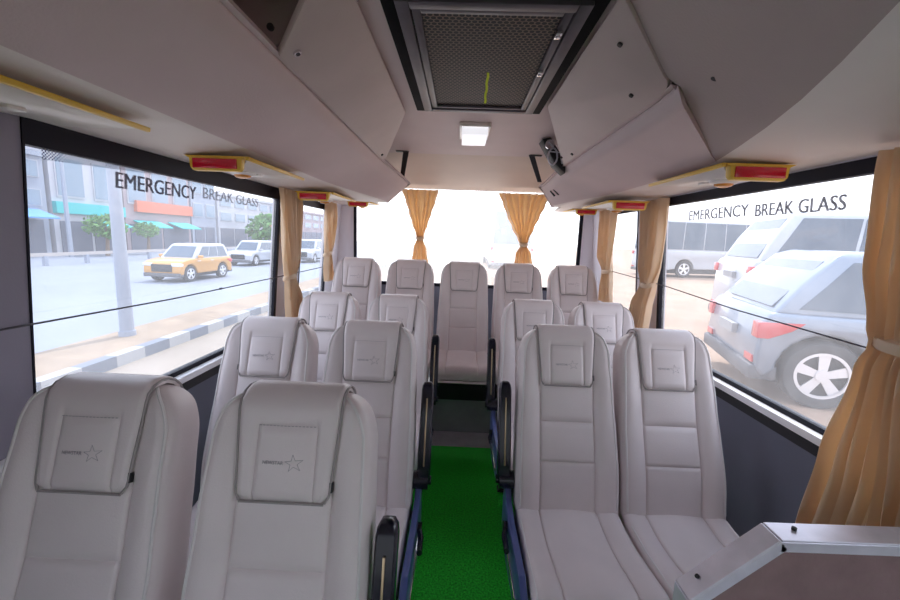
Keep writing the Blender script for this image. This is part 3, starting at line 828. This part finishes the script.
# keys: t, centre, width, pleat depth
curtain('c', 'y', -1.075, [(0, 2.54, .31, .9), (.5, 2.53, .24, 1), (.63, 2.49, .12, 1.1), (.8, 2.54, .22, 1), (1, 2.58, .28, 1)], 1.762, .90, 7, .021, 'tied golden curtain between the two left windows', G, tie=.63, seed=3)
curtain('c', 'y', -1.085, [(0, 3.34, .26, .9), (.5, 3.30, .2, 1), (.66, 3.25, .09, 1.1), (.8, 3.26, .14, 1), (1, 3.28, .18, 1)], 1.762, 1.12, 7, .021, 'tied golden curtain by the small left window, nearest the rear row', G, tie=.66, seed=4)
curtain('c', 'y', 1.155, [(0, 2.49, .28, .9), (.45, 2.47, .22, 1), (.58, 2.46, .12, 1.1), (.75, 2.53, .22, 1), (1, 2.58, .28, 1)], 1.775, .90, 7, .021, 'tied golden curtain between the two right windows', G, tie=.58, seed=5)
curtain('c', 'y', 1.155, [(0, 3.24, .30, .9), (.5, 3.24, .25, 1), (.66, 3.16, .13, 1.1), (.8, 3.15, .18, 1), (1, 3.14, .20, 1)], 1.772, 1.05, 7, .021, 'golden curtain on the small right window nearest the rear row', G, tie=.66, seed=6)
curtain('c', 'y', 1.12, [(0, 1.0, .28, .8), (.25, .99, .25, .9), (.40, .985, .18, 1), (.44, .985, .15, 1), (.5, .99, .19, 1.15), (.75, .97, .33, 1.4), (1, .97, .40, 1.6)], 1.772, .62, 9, .026, 'large golden curtain at the right edge, tied and flaring toward the partition', G, tie=.43, seed=8)
curtain('c', 'x', 3.66, [(0, -.385, .33, .9), (.13, -.38, .275, 1), (.26, -.378, .215, 1), (.39, -.374, .15, 1), (.5, -.372, .085, 1), (.56, -.372, .06, 1), (.68, -.37, .12, 1), (1, -.37, .20, 1)], 1.925, 1.15, 6, .02, 'golden curtain gathered to a point at the left of the rear window', G, tie=.55, seed=9)
curtain('c', 'x', 3.66, [(0, .55, .46, .9), (.13, .55, .38, 1), (.26, .555, .295, 1), (.39, .56, .20, 1), (.52, .565, .10, 1), (.59, .57, .06, 1), (.7, .572, .14, 1), (1, .58, .24, 1)], 1.92, 1.15, 8, .02, 'golden curtain gathered to a point at the right of the rear window', G, tie=.58, seed=10)

# wires across the windows
mb = MB(); mb.tube([(-1.135, -1.0, 1.24), (-1.125, .5, 1.235), (-1.12, .89, 1.24), (-1.12, 1.5, 1.228), (-1.12, 2.3, 1.228), (-1.12, 3.4, 1.235)], .0028, 6)
mb.cyl((-1.12, 1.83, 1.229), (0, 1, 0), .005, .015, 8)
tag(mb.build('curtain_wire', 'wire'), 'thin dark wire stretched across the left windows', 'wire', 'curtain wires')
mb = MB(); mb.tube([(1.185, -1.0, 1.25), (1.185, .6, 1.235), (1.18, 1.02, 1.23), (1.18, 1.7, 1.245), (1.18, 2.27, 1.275), (1.18, 3.3, 1.30)], .0028, 6)
tag(mb.build('curtain_wire', 'wire'), 'thin dark wire stretched across the right windows', 'wire', 'curtain wires')

# ------------------------------------------------------------------ outside
M['asphalt'] = pbr('sunlit asphalt', (.22, .24, .285), .8, var=.06, vscale=.4)
M['sand'] = pbr('sandy ground', (.34, .225, .15), .9, bump=.4, bscale=6, var=.14, vscale=.9)
M['verge'] = pbr('dusty verge', (.28, .205, .14), .9, var=.18, vscale=1.5)
M['pavement'] = pbr('pale pavement', (.28, .23, .18), .8, var=.08, vscale=1)
M['kerb_w'] = pbr('white kerb paint', (.36, .36, .36), .7)
M['kerb_b'] = pbr('grey black kerb paint', (.15, .165, .20), .7)
M['pole'] = pbr('grey galvanised pole', (.28, .31, .37), .5)
M['car_grey'] = pbr('silver grey car paint', (.22, .26, .32), .3, metal=.3, coat=.6)
M['car_white'] = pbr('white car paint', (.42, .44, .47), .3, coat=.6)
M['car_yellow'] = pbr('yellow car paint', (.58, .28, .05), .35, coat=.5)
M['car_glass'] = pbr('dark car glass', (.05, .08, .12), .12, coat=.5)
M['rubber'] = pbr('tyre rubber', (.035, .036, .04), .7)
M['rim'] = pbr('silver wheel rim', (.72, .72, .74), .3, metal=.4)
M['tail'] = pbr('red tail light', (.55, .03, .04), .25, coat=.5)
M['bumper'] = pbr('dark grey bumper', (.09, .09, .10), .6)
M['headlamp'] = pbr('clear headlamp', (.7, .75, .8), .15)
M['b_white'] = pbr('white building render', (.44, .44, .47), .8, var=.06, vscale=.5)
M['b_grey'] = pbr('blue grey building render', (.29, .32, .38), .8, var=.08, vscale=.5)
M['b_pink'] = pbr('pinkish building render', (.33, .26, .27), .8, var=.06, vscale=.5)
M['b_win'] = pbr('building window glass', (.18, .25, .32), .2)
M['cyan'] = pbr('cyan shop sign', (.03, .42, .42), .6)
M['orange'] = pbr('orange shop sign', (.60, .16, .08), .6)
M['blue'] = pbr('blue shop sign', (.10, .30, .65), .6)
M['shop_dark'] = pbr('shaded shop front', (.11, .12, .16), .6)
M['foliage'] = pbr('dusty green leaves', (.10, .24, .06), .8, var=.3, vscale=3)
M['bark'] = pbr('tree bark', (.20, .14, .10), .9)
M['rail_w'] = pbr('pale guard rail', (.42, .38, .35), .6)

ZR = -.9
mb = MB(); mb.add([(-70, -40, ZR), (-7.3, -40, ZR), (-7.3, 160, ZR), (-70, 160, ZR)], [(0, 1, 2, 3)])
tag(mb.build('ground_road', 'asphalt', smooth=False, recalc=False), kind='structure')
mb = MB(); mb.box((-7.35, -40, ZR - .1), (-5.98, 160, ZR + .16)); tag(mb.build('ground_verge', 'verge', smooth=False), kind='structure')
mb = MB(); mb.box((-5.78, -40, ZR - .1), (-1.4, 160, ZR + .02)); mb.box((-1.4, -40, ZR - .1), (1.6, 160, ZR + .02)); tag(mb.build('ground_roadside', 'pavement', smooth=False), kind='structure')
mb = MB(); mb.add([(1.6, -40, -.22), (90, -40, -.22), (90, 160, -.22), (1.6, 160, -.22)], [(0, 1, 2, 3)]); mb.add([(1.6, -40, -.9), (1.6, 160, -.9), (1.6, 160, -.22), (1.6, -40, -.22)], [(0, 1, 2, 3)])
tag(mb.build('ground_lot', 'sand', smooth=False, recalc=False), kind='structure')
mb = MB()
for k in range(90):
    y = -6 + k * .62; mb.box((-5.98, y, ZR - .05), (-5.78, y + .615, ZR + .22), k % 2)
kerb = tag(mb.build('road_kerb', ['kerb_w', 'kerb_b'], bevel=.0), 'black and white painted kerb beside the road outside the left window', 'kerb')

# street lamp poles
pl = empty('lamp_post', (-6.9, 7.95, ZR + .16), label='thick grey lamp post standing on the verge behind the left kerb', cat='lamp post')
mb = MB(); mb.tube([(0, 0, 0), (0, 0, 4), (0, 0, 8)], [.125, .10, .08], 18); mb.build('pole', 'pole', pl)
mb = MB(); mb.cyl((0, 0, .05), (0, 0, 1), .15, .1, 18); mb.build('base', 'pole', pl)
mb = MB(); mb.tube([(0, 0, 7.9), (-.5, 0, 8.4), (-1.6, 0, 8.6)], .05, 8); mb.box((-2.2, -.12, 8.52), (-1.5, .12, 8.66)); mb.build('lamp_arm', 'pole', pl)
p2 = empty('utility_pole', (-29.5, 29.6, ZR), label='thin pale pole before the shops at the left of the left window', cat='pole')
mb = MB(); mb.tube([(0, 0, 0), (0, 0, 9)], [.16, .10], 10); mb.build('pole', 'pole', p2)
mb = MB(); mb.box((-.06, -.8, 8.2), (.06, .8, 8.32)); mb.build('crossarm', 'pole', p2)

# guard rail
gr = empty('guard_rail', (-24, 0, ZR), label='long pale guard rail on posts across the far side of the road', cat='guard rail')
mb = MB(); mb.box((-.05, 10, .55), (.05, 70, .74)); mb.build('rail_beam', 'rail_w', gr)
for k in range(20): MB().box((-.1, 12 + k * 2.6, 0), (.08, 12.2 + k * 2.6, .56)).build('post', 'pole', gr, smooth=False)

# vehicles ------------------------------------------------------
def wheel_mbs(r, w):
    ty = MB(); rings = []
    prof = [(.66, -.42), (.80, -.5), (.94, -.46), (1, -.3), (1, .3), (.94, .46), (.80, .5), (.66, .42)]
    for k in range(33):
        a = 2*PI*k/32; rings.append([(r*p*math.cos(a), w*q, r*p*math.sin(a)) for p, q in prof])
    ty.loft(rings, closed=True, caps=False)
    rm = MB()
    rings = [[(r*.67*math.cos(a)*q, y, r*.67*math.sin(a)*q) for a in [2*PI*k/32 for k in range(32)]] for q, y in ((1, -w*.4), (1, w*.4))]
    rm.loft(rings, caps=False)
    for s in (-1, 1):
        y = s * w * .36
        for k in range(5):
            a = 2*PI*k/5 + PI/2; ca, sa = math.cos(a), math.sin(a)
            def q(rad, lat, yy): return (r*(rad*ca - lat*sa), yy, r*(rad*sa + lat*ca))
            rm.hexa([q(.08, -.10, y-.01), q(.08, .10, y-.01), q(.66, .15, y-.01), q(.66, -.15, y-.01), q(.08, -.10, y+.015*s+.01), q(.08, .10, y+.015*s+.01), q(.66, .15, y+.01), q(.66, -.15, y+.01)])
        rm.cyl((0, y, 0), (0, 1, 0), r*.17, .04, 16)
        rings = [[(r*q_*math.cos(a), y, r*q_*math.sin(a)) for a in [2*PI*k/32 for k in range(32)]] for q_ in (.60, .68)]
        rings += [[(x, yy + .02*s, z) for x, yy, z in rings[1]], [(x, yy + .02*s, z) for x, yy, z in rings[0]]]
        rm.loft(rings, caps=False)
    hub = MB(); hub.cyl((0, 0, 0), (0, 1, 0), r*.64, w*.3, 24)
    return ty, rm, hub
def vehicle(name, loc, rz, L, W, H, paint, lab, cat, wr=.36, hood=1.0, clear=.28, belt=.56, group=None, boxy=0, slope_r=.25, lower=None, roof_mat=None, over=None):
    t = empty(name, loc, rz, label=lab, cat=cat, group=group)
    hw = W / 2; zb = H * belt; xr, xf = -L/2, L/2
    wbx = (xr + (over or .17*L + .1), xf - .17*L - .05)
    poly = [(xr + .02, clear + .1), (xr, clear + .28), (xr + .03, zb - .12), (xr + .10, zb)]
    hx = xf - hood * 1.0
    if hood > .2: poly += [(hx - .1, zb), (hx + .2, zb - .01), (xf - .18, zb - .10), (xf - .03, zb - .22)]
    else: poly += [(xf - .05, zb), (xf, zb - .2)]
    poly += [(xf, clear + .25), (xf - .05, clear + .05)]
    ra = wr * 1.17
    for cx_ in (wbx[1], wbx[0]):
        poly += [(cx_ + ra * math.cos(a), max(clear, wr + ra * math.sin(a))) for a in [PI * k / 12 for k in range(13)]]
    poly += [(xr + .10, clear)]
    mb = MB(); mb.prism(poly, lambda u, v_, d: (u, d, v_), -hw, hw)
    body = mb.build('body', paint, t, bevel=.05, seg=3, ang=40)
    mb = MB(); mb.box((xr + .2, -hw + .12, clear - .05), (xf - .25, hw - .12, clear + .25)); mb.build('underbody', 'black_matte', t, smooth=False)
    for cx_ in wbx:
        mb = MB()
        mb.loft([[(cx_ + r_*math.cos(a), y, wr + r_*math.sin(a)) for a in [PI*k/16 - .15 for k in range(17)] + []] + [(cx_ - r_*.9, y, wr*.6)] for r_, y in ((ra*.985, -hw + .26), (ra*.985, hw - .26))], caps=True)
        mb.build('wheel_arch', 'black_matte', t)
    # cabin
    xb0 = xr + .12 if not boxy else xr + .06; xb1 = (hx if hood > .2 else xf - .12)
    rx0 = xb0 + slope_r; rx1 = xb1 - (.62 if hood > .2 else .25); tw = hw - (.16 if not boxy else .08)
    zt = H - .05
    mb = MB()
    rings = []
    for z, x0, x1, w in ((zb - .03, xb0, xb1, hw - .03), (lerp(zb, zt, .5), lerp(xb0, rx0, .45), lerp(xb1, rx1, .5), lerp(hw - .03, tw, .4)), (zt, rx0, rx1, tw), (H, rx0 + .12, rx1 - .18, tw - .12)):
        rings.append([(x0, -w, z), (x1, -w, z), (x1, w, z), (x0, w, z)])
    mb.loft(rings); mb.build('cabin', roof_mat or paint, t, bevel=.04, seg=3, ang=40)
    # windows: glass set on the cabin faces
    def gl(name_, pts): MB().hexa(pts).build(name_, 'car_glass', t, bevel=.0, smooth=False)
    z0, z1 = zb + .05, zt - .07
    f0, f1 = (z0 - zb) / (zt - zb), (z1 - zb) / (zt - zb)
    def wy(f): return lerp(hw - .03, tw, f * .9)
    def xback(f): return lerp(xb0, rx0, f)
    def xfront(f): return lerp(xb1, rx1, f)
    ncol = 3 if L < 6 else 7
    for s in (-1, 1):
        for k in range(ncol):
            g0, g1 = k / ncol, (k + 1) / ncol
            def px_(f, g): return lerp(xback(f) + .16, xfront(f) - .16, g)
            e = .012
            a = [(px_(f0, g0) + .03, s*(wy(f0) - .06), z0), (px_(f0, g1) - .03, s*(wy(f0) - .06), z0), (px_(f0, g1) - .03, s*(wy(f0) + e), z0), (px_(f0, g0) + .03, s*(wy(f0) + e), z0),
                 (px_(f1, g0) + .03, s*(wy(f1) - .06), z1), (px_(f1, g1) - .03, s*(wy(f1) - .06), z1), (px_(f1, g1) - .03, s*(wy(f1) + e), z1), (px_(f1, g0) + .03, s*(wy(f1) + e), z1)]
            gl('side_window', a)
    e = .015
    for fx, nm, sg in ((xback, 'rear_window', -1), (xfront, 'windscreen', 1)):
        a = [(fx(f0) - sg*.06, -wy(f0) + .14, z0), (fx(f0) + sg*e, -wy(f0) + .14, z0), (fx(f0) + sg*e, wy(f0) - .14, z0), (fx(f0) - sg*.06, wy(f0) - .14, z0),
             (fx(f1) - sg*.06, -wy(f1) + .14, z1), (fx(f1) + sg*e, -wy(f1) + .14, z1), (fx(f1) + sg*e, wy(f1) - .14, z1), (fx(f1) - sg*.06, wy(f1) - .14, z1)]
        gl(nm, a)
    # lights, bumpers, mirrors, handles
    for s in (-1, 1):
        mb = MB(); mb.prism([(xr - .012, zb - .12), (xr + .42, zb - .10), (xr + .30, zb - .20), (xr + .10, zb - .30), (xr - .015, zb - .30)], lambda u, v_, d: (u, s*d, v_), hw - .16, hw + .012)
        mb.build('tail_light', 'tail', t, bevel=.01)
        mb = MB(); mb.box((xf - .20, min(s*(hw - .42), s*(hw + .006)), zb - .33), (xf + .012, max(s*(hw - .42), s*(hw + .006)), zb - .20)); mb.build('headlight', 'headlamp', t, bevel=.02)
        if hood > .2:
            mb = MB(); mb.box((hx - .35, min(s*hw, s*(hw + .19)), zb + .0), (hx - .18, max(s*hw, s*(hw + .19)), zb + .14)); mb.build('mirror', paint, t, bevel=.03)
        for hx_ in ((-.08*L), (.17*L)):
            mb = MB(); mb.box((hx_ - .10, min(s*(hw - .02), s*(hw + .025)), zb - .145), (hx_ + .10, max(s*(hw - .02), s*(hw + .025)), zb - .115)); mb.build('door_handle', 'rim', t, bevel=.008)
        mb = MB(); mb.box((xr - .01, min(s*(hw-.28), s*(hw - .06)), clear + .17), (xr + .02, max(s*(hw-.28), s*(hw-.06)), clear + .25)); mb.build('reflector', 'tail', t)
    lo = lower or 'bumper'
    mb = MB(); mb.box((xr - .04, -hw + .02, clear - .02), (xr + .24, hw - .02, clear + .15)); mb.box((xf - .24, -hw + .02, clear - .02), (xf + .04, hw - .02, clear + .15)); mb.build('bumper', lo, t, bevel=.03)
    mb = MB(); mb.box((xf - .02, -hw * .55, clear + .2), (xf + .02, hw * .55, zb - .25)); mb.build('front_grille', 'black_matte', t, bevel=.01)
    mb = MB(); mb.box((xr - .05, -.26, zb - .38), (xr + .01, .26, zb - .26)); mb.build('number_plate', 'kerb_w', t)
    for cx_ in wbx:
        for s in (-1, 1):
            ty, rm, hb = wheel_mbs(wr, .22)
            w_ = ty.build('wheel', 'rubber', t, matrix=Matrix.Translation((cx_, s*(hw - .12), wr)))
            rm.build('rim', 'rim', w_, ang=30); hb.build('hub', 'black_matte', w_)
    return t
a = math.radians(-17)
Lc = 4.6
def place(wheel_xy, L, a):     # rear wheel sits at xr + .17L + .1
    off = (-L/2 + .65); return (wheel_xy[0] - off*math.cos(a), wheel_xy[1] - off*math.sin(a))
px_, py_ = place((3.99, 4.25), Lc, a)
px_ -= .92 * math.sin(a); py_ += .92 * math.cos(a)
vehicle('car', (px_, py_, -.22), a, Lc, 1.84, 1.74, 'car_grey', 'silver grey SUV parked close outside the large right window', 'car', wr=.38, hood=1.05, slope_r=.55, belt=.60, over=.65)
vehicle('van', (8.3, 8.0, -.22), math.radians(-15), 5.2, 1.95, 2.45, 'car_white', 'white van behind the silver grey SUV outside the right window', 'van', wr=.40, hood=.9, slope_r=.5, belt=.62)
vehicle('bus', (15.5, 24.5, -.22), math.radians(8), 9.5, 2.5, 3.2, 'car_white', 'long white bus parked far across the sandy lot, right window', 'bus', wr=.48, hood=0, boxy=1, slope_r=.1, belt=.48)
vehicle('car', (-13.15, 19.2, ZR), -PI/2 - .05, 3.7, 1.76, 1.72, 'car_yellow', 'yellow and white SUV driving on the road outside the left window', 'car', wr=.37, hood=.95, slope_r=.2, belt=.62, roof_mat='car_white')
vehicle('car', (-15.2, 29.3, ZR), -PI/2 - .05, 4.3, 1.8, 1.75, 'car_white', 'white SUV following the yellow SUV on the road', 'car', wr=.37, hood=1, slope_r=.3, belt=.60)
vehicle('car', (-13.0, 34.5, ZR), -PI/2, 4.2, 1.8, 1.9, 'car_white', 'white car seen through the small left window between the curtains', 'car', wr=.37, hood=.9, slope_r=.3, belt=.60)
vehicle('bus', (3.0, 28.0, -.22), PI/2, 9, 2.5, 3.5, 'car_white', 'pale bus standing behind, seen through the rear window', 'bus', wr=.48, hood=0, boxy=1, slope_r=.1, belt=.42)

# buildings along the left side of the road ------------------------------------------------
def building(y0, y1, h, mat, lab, floors, cols, sign=None, sx=-32, awn=None, shop=True, win='b_win', depth=10):
    t = empty('building', (sx, (y0 + y1) / 2, ZR), label=lab, cat='building', group='shop buildings across the road')
    w = (y1 - y0) / 2
    mb = MB(); mb.box((-depth, -w, 0), (0, w, h)); mb.box((-depth - .1, -w - .05, h), (.25, w + .05, h + .35)); mb.build('walls', mat, t, smooth=False)
    gz = 3.2 if shop else 0
    if shop:
        mb = MB()
        n = max(2, int(w * 2 / 3.2))
        for k in range(n): mb.box((-.2, -w + .3 + k*(2*w - .6)/n + .15, .1), (.06, -w + .3 + (k+1)*(2*w - .6)/n - .15, 2.7))
        mb.build('shop_front', 'shop_dark', t, smooth=False)
    fh = (h - gz) / floors
    for f in range(floors):
        for c in range(cols):
            yy = -w + (c + .5) * 2*w / cols; ww = 2*w / cols * .34
            fr = MB().box((-.1, yy - ww - .1, gz + f*fh + fh*.25), (.08, yy + ww + .1, gz + f*fh + fh*.85)).build('window', 'b_white', t, smooth=False)
            MB().box((0, yy - ww, gz + f*fh + fh*.28), (.11, yy + ww, gz + f*fh + fh*.82)).build('pane', win, fr, smooth=False)
    if sign:
        m_, z0, z1, a0, a1 = sign
        MB().box((0, -w + a0 * 2*w, z0), (.35, -w + a1 * 2*w, z1)).build('shop_sign', m_, t, smooth=False)
    if awn:
        for m_, z, a0, a1 in awn:
            MB().hexa([(0, -w + a0*2*w, z - .1), (1.6, -w + a0*2*w, z - .7), (1.6, -w + a1*2*w, z - .7), (0, -w + a1*2*w, z - .1),
                       (0, -w + a0*2*w, z), (1.6, -w + a0*2*w, z - .6), (1.6, -w + a1*2*w, z - .6), (0, -w + a1*2*w, z)]).build('awning', m_, t, smooth=False)
    return t
building(18, 30.6, 7.4, 'b_grey', 'blue grey shop building at the left end of the left window view', 2, 4, awn=[('blue', 3.5, .4, .95)])
building(31.0, 37.5, 8.6, 'b_white', 'white shop building with a cyan sign band, left window view', 1, 2, sign=('cyan', 3.3, 4.2, 0, 1), awn=[('cyan', 3.0, .45, .9)])
building(37.8, 47.0, 8.9, 'b_pink', 'pinkish shop building with an orange sign band, left window view', 1, 3, sign=('orange', 3.9, 5.0, .12, 1), awn=[('cyan', 3.1, .1, .45), ('cyan', 3.1, .6, .95)])
building(47.3, 52.0, 11.5, 'b_grey', 'tall grey blue building right of the orange sign', 3, 2)
building(52.5, 70, 7.0, 'b_white', 'low white building at the far end of the street', 2, 5, sign=('orange', 3.3, 3.9, .6, .9))
building(72, 95, 6.5, 'b_pink', 'distant pinkish building beyond the white one', 2, 5)

def tree(loc, h, r, lab, seed):
    rnd = random.Random(seed)
    t = empty('tree', loc, label=lab, cat='tree', group='roadside trees')
    MB().tube([(0, 0, 0), (.1, 0, h*.4), (0, .1, h*.7)], [.16, .12, .06], 8).build('trunk', 'bark', t)
    mb = MB()
    for k in range(420):
        a = rnd.uniform(0, 2*PI); z = rnd.uniform(-1, 1); q = math.sqrt(1 - z*z); rr = r * rnd.uniform(.55, 1.08)
        c = Vector((rr*q*math.cos(a), rr*q*math.sin(a)*1.2, h - r*.8 + rr*z*.75)); s = rnd.uniform(.14, .3) * r / 1.4
        u = Vector((rnd.uniform(-1,1), rnd.uniform(-1,1), rnd.uniform(-1,1))).normalized(); v_ = u.orthogonal().normalized(); w_ = u.cross(v_)
        mb.add([c + v_*s, c + w_*s*.6, c - v_*s, c - w_*s*.6, c + u*s*.35], [(0,1,4),(1,2,4),(2,3,4),(3,0,4),(0,3,2,1)])
    mb.build('crown', 'foliage', t, smooth=False, recalc=False)
tree((-29, 32.2, ZR), 3.4, 1.25, 'small green tree before the cyan sign building', 1)
tree((-28.5, 35.9, ZR), 2.9, .9, 'small green tree just left of the thick lamp post', 2)
tree((-27, 56, ZR), 5.0, 2.6, 'dusty tree far down the street above the white SUV', 3)
# far side of the sandy lot
tree((50, 46, -.22), 7, 4.0, 'pale tree far behind the white van, right window', 5)

# ------------------------------------------------------------------ light and camera
w = bpy.data.worlds.new('World'); bpy.context.scene.world = w; w.use_nodes = True
n = w.node_tree.nodes; l = w.node_tree.links; bg = n['Background']
tc = n.new('ShaderNodeTexCoord'); sp = n.new('ShaderNodeSeparateXYZ'); l.new(tc.outputs['Generated'], sp.inputs[0])
cr = n.new('ShaderNodeValToRGB'); l.new(sp.outputs['Z'], cr.inputs['Fac'])
cr.color_ramp.elements[0].position = .0; cr.color_ramp.elements[0].color = (1, .975, .96, 1)
cr.color_ramp.elements[1].position = .7; cr.color_ramp.elements[1].color = (.78, .86, 1, 1)
l.new(cr.outputs['Color'], bg.inputs['Color']); bg.inputs['Strength'].default_value = 3.2
sun = bpy.data.lights.new('Sun', 'SUN'); sun.energy = 4.0; sun.angle = math.radians(1.0); sun.color = (1, .95, .86)
so = bpy.data.objects.new('Sun', sun); C.objects.link(so); so.rotation_euler = (math.radians(-27), math.radians(9), 0)

cam = bpy.data.cameras.new('Camera'); co = bpy.data.objects.new('Camera', cam); C.objects.link(co); bpy.context.scene.camera = co
F, pitch, yaw, roll = 398.02, .1528, .0215, .0363
f = Vector((-math.sin(yaw)*math.cos(pitch), math.cos(yaw)*math.cos(pitch), -math.sin(pitch)))
r = Vector((math.cos(yaw), math.sin(yaw), 0)); u = r.cross(f)
r2 = r*math.cos(roll) + u*math.sin(roll); u2 = -r*math.sin(roll) + u*math.cos(roll)
co.matrix_world = Matrix(((r2.x, u2.x, -f.x, 0), (r2.y, u2.y, -f.y, 0), (r2.z, u2.z, -f.z, EYE), (0, 0, 0, 1)))
cam.sensor_width = 36; cam.lens = F / 900 * 36; cam.clip_start = .03; cam.clip_end = 500

sc = bpy.context.scene
sc.view_settings.view_transform = 'Standard'; sc.view_settings.look = 'None'; sc.view_settings.gamma = 1
sc.view_settings.use_curve_mapping = False; sc.view_settings.exposure = .68
sc.render.engine = 'CYCLES'
cy = sc.cycles; cy.use_denoising = True; cy.max_bounces = 10; cy.diffuse_bounces = 7; cy.transparent_max_bounces = 16; cy.caustics_reflective = False; cy.caustics_refractive = False
cy.sample_clamp_indirect = 8
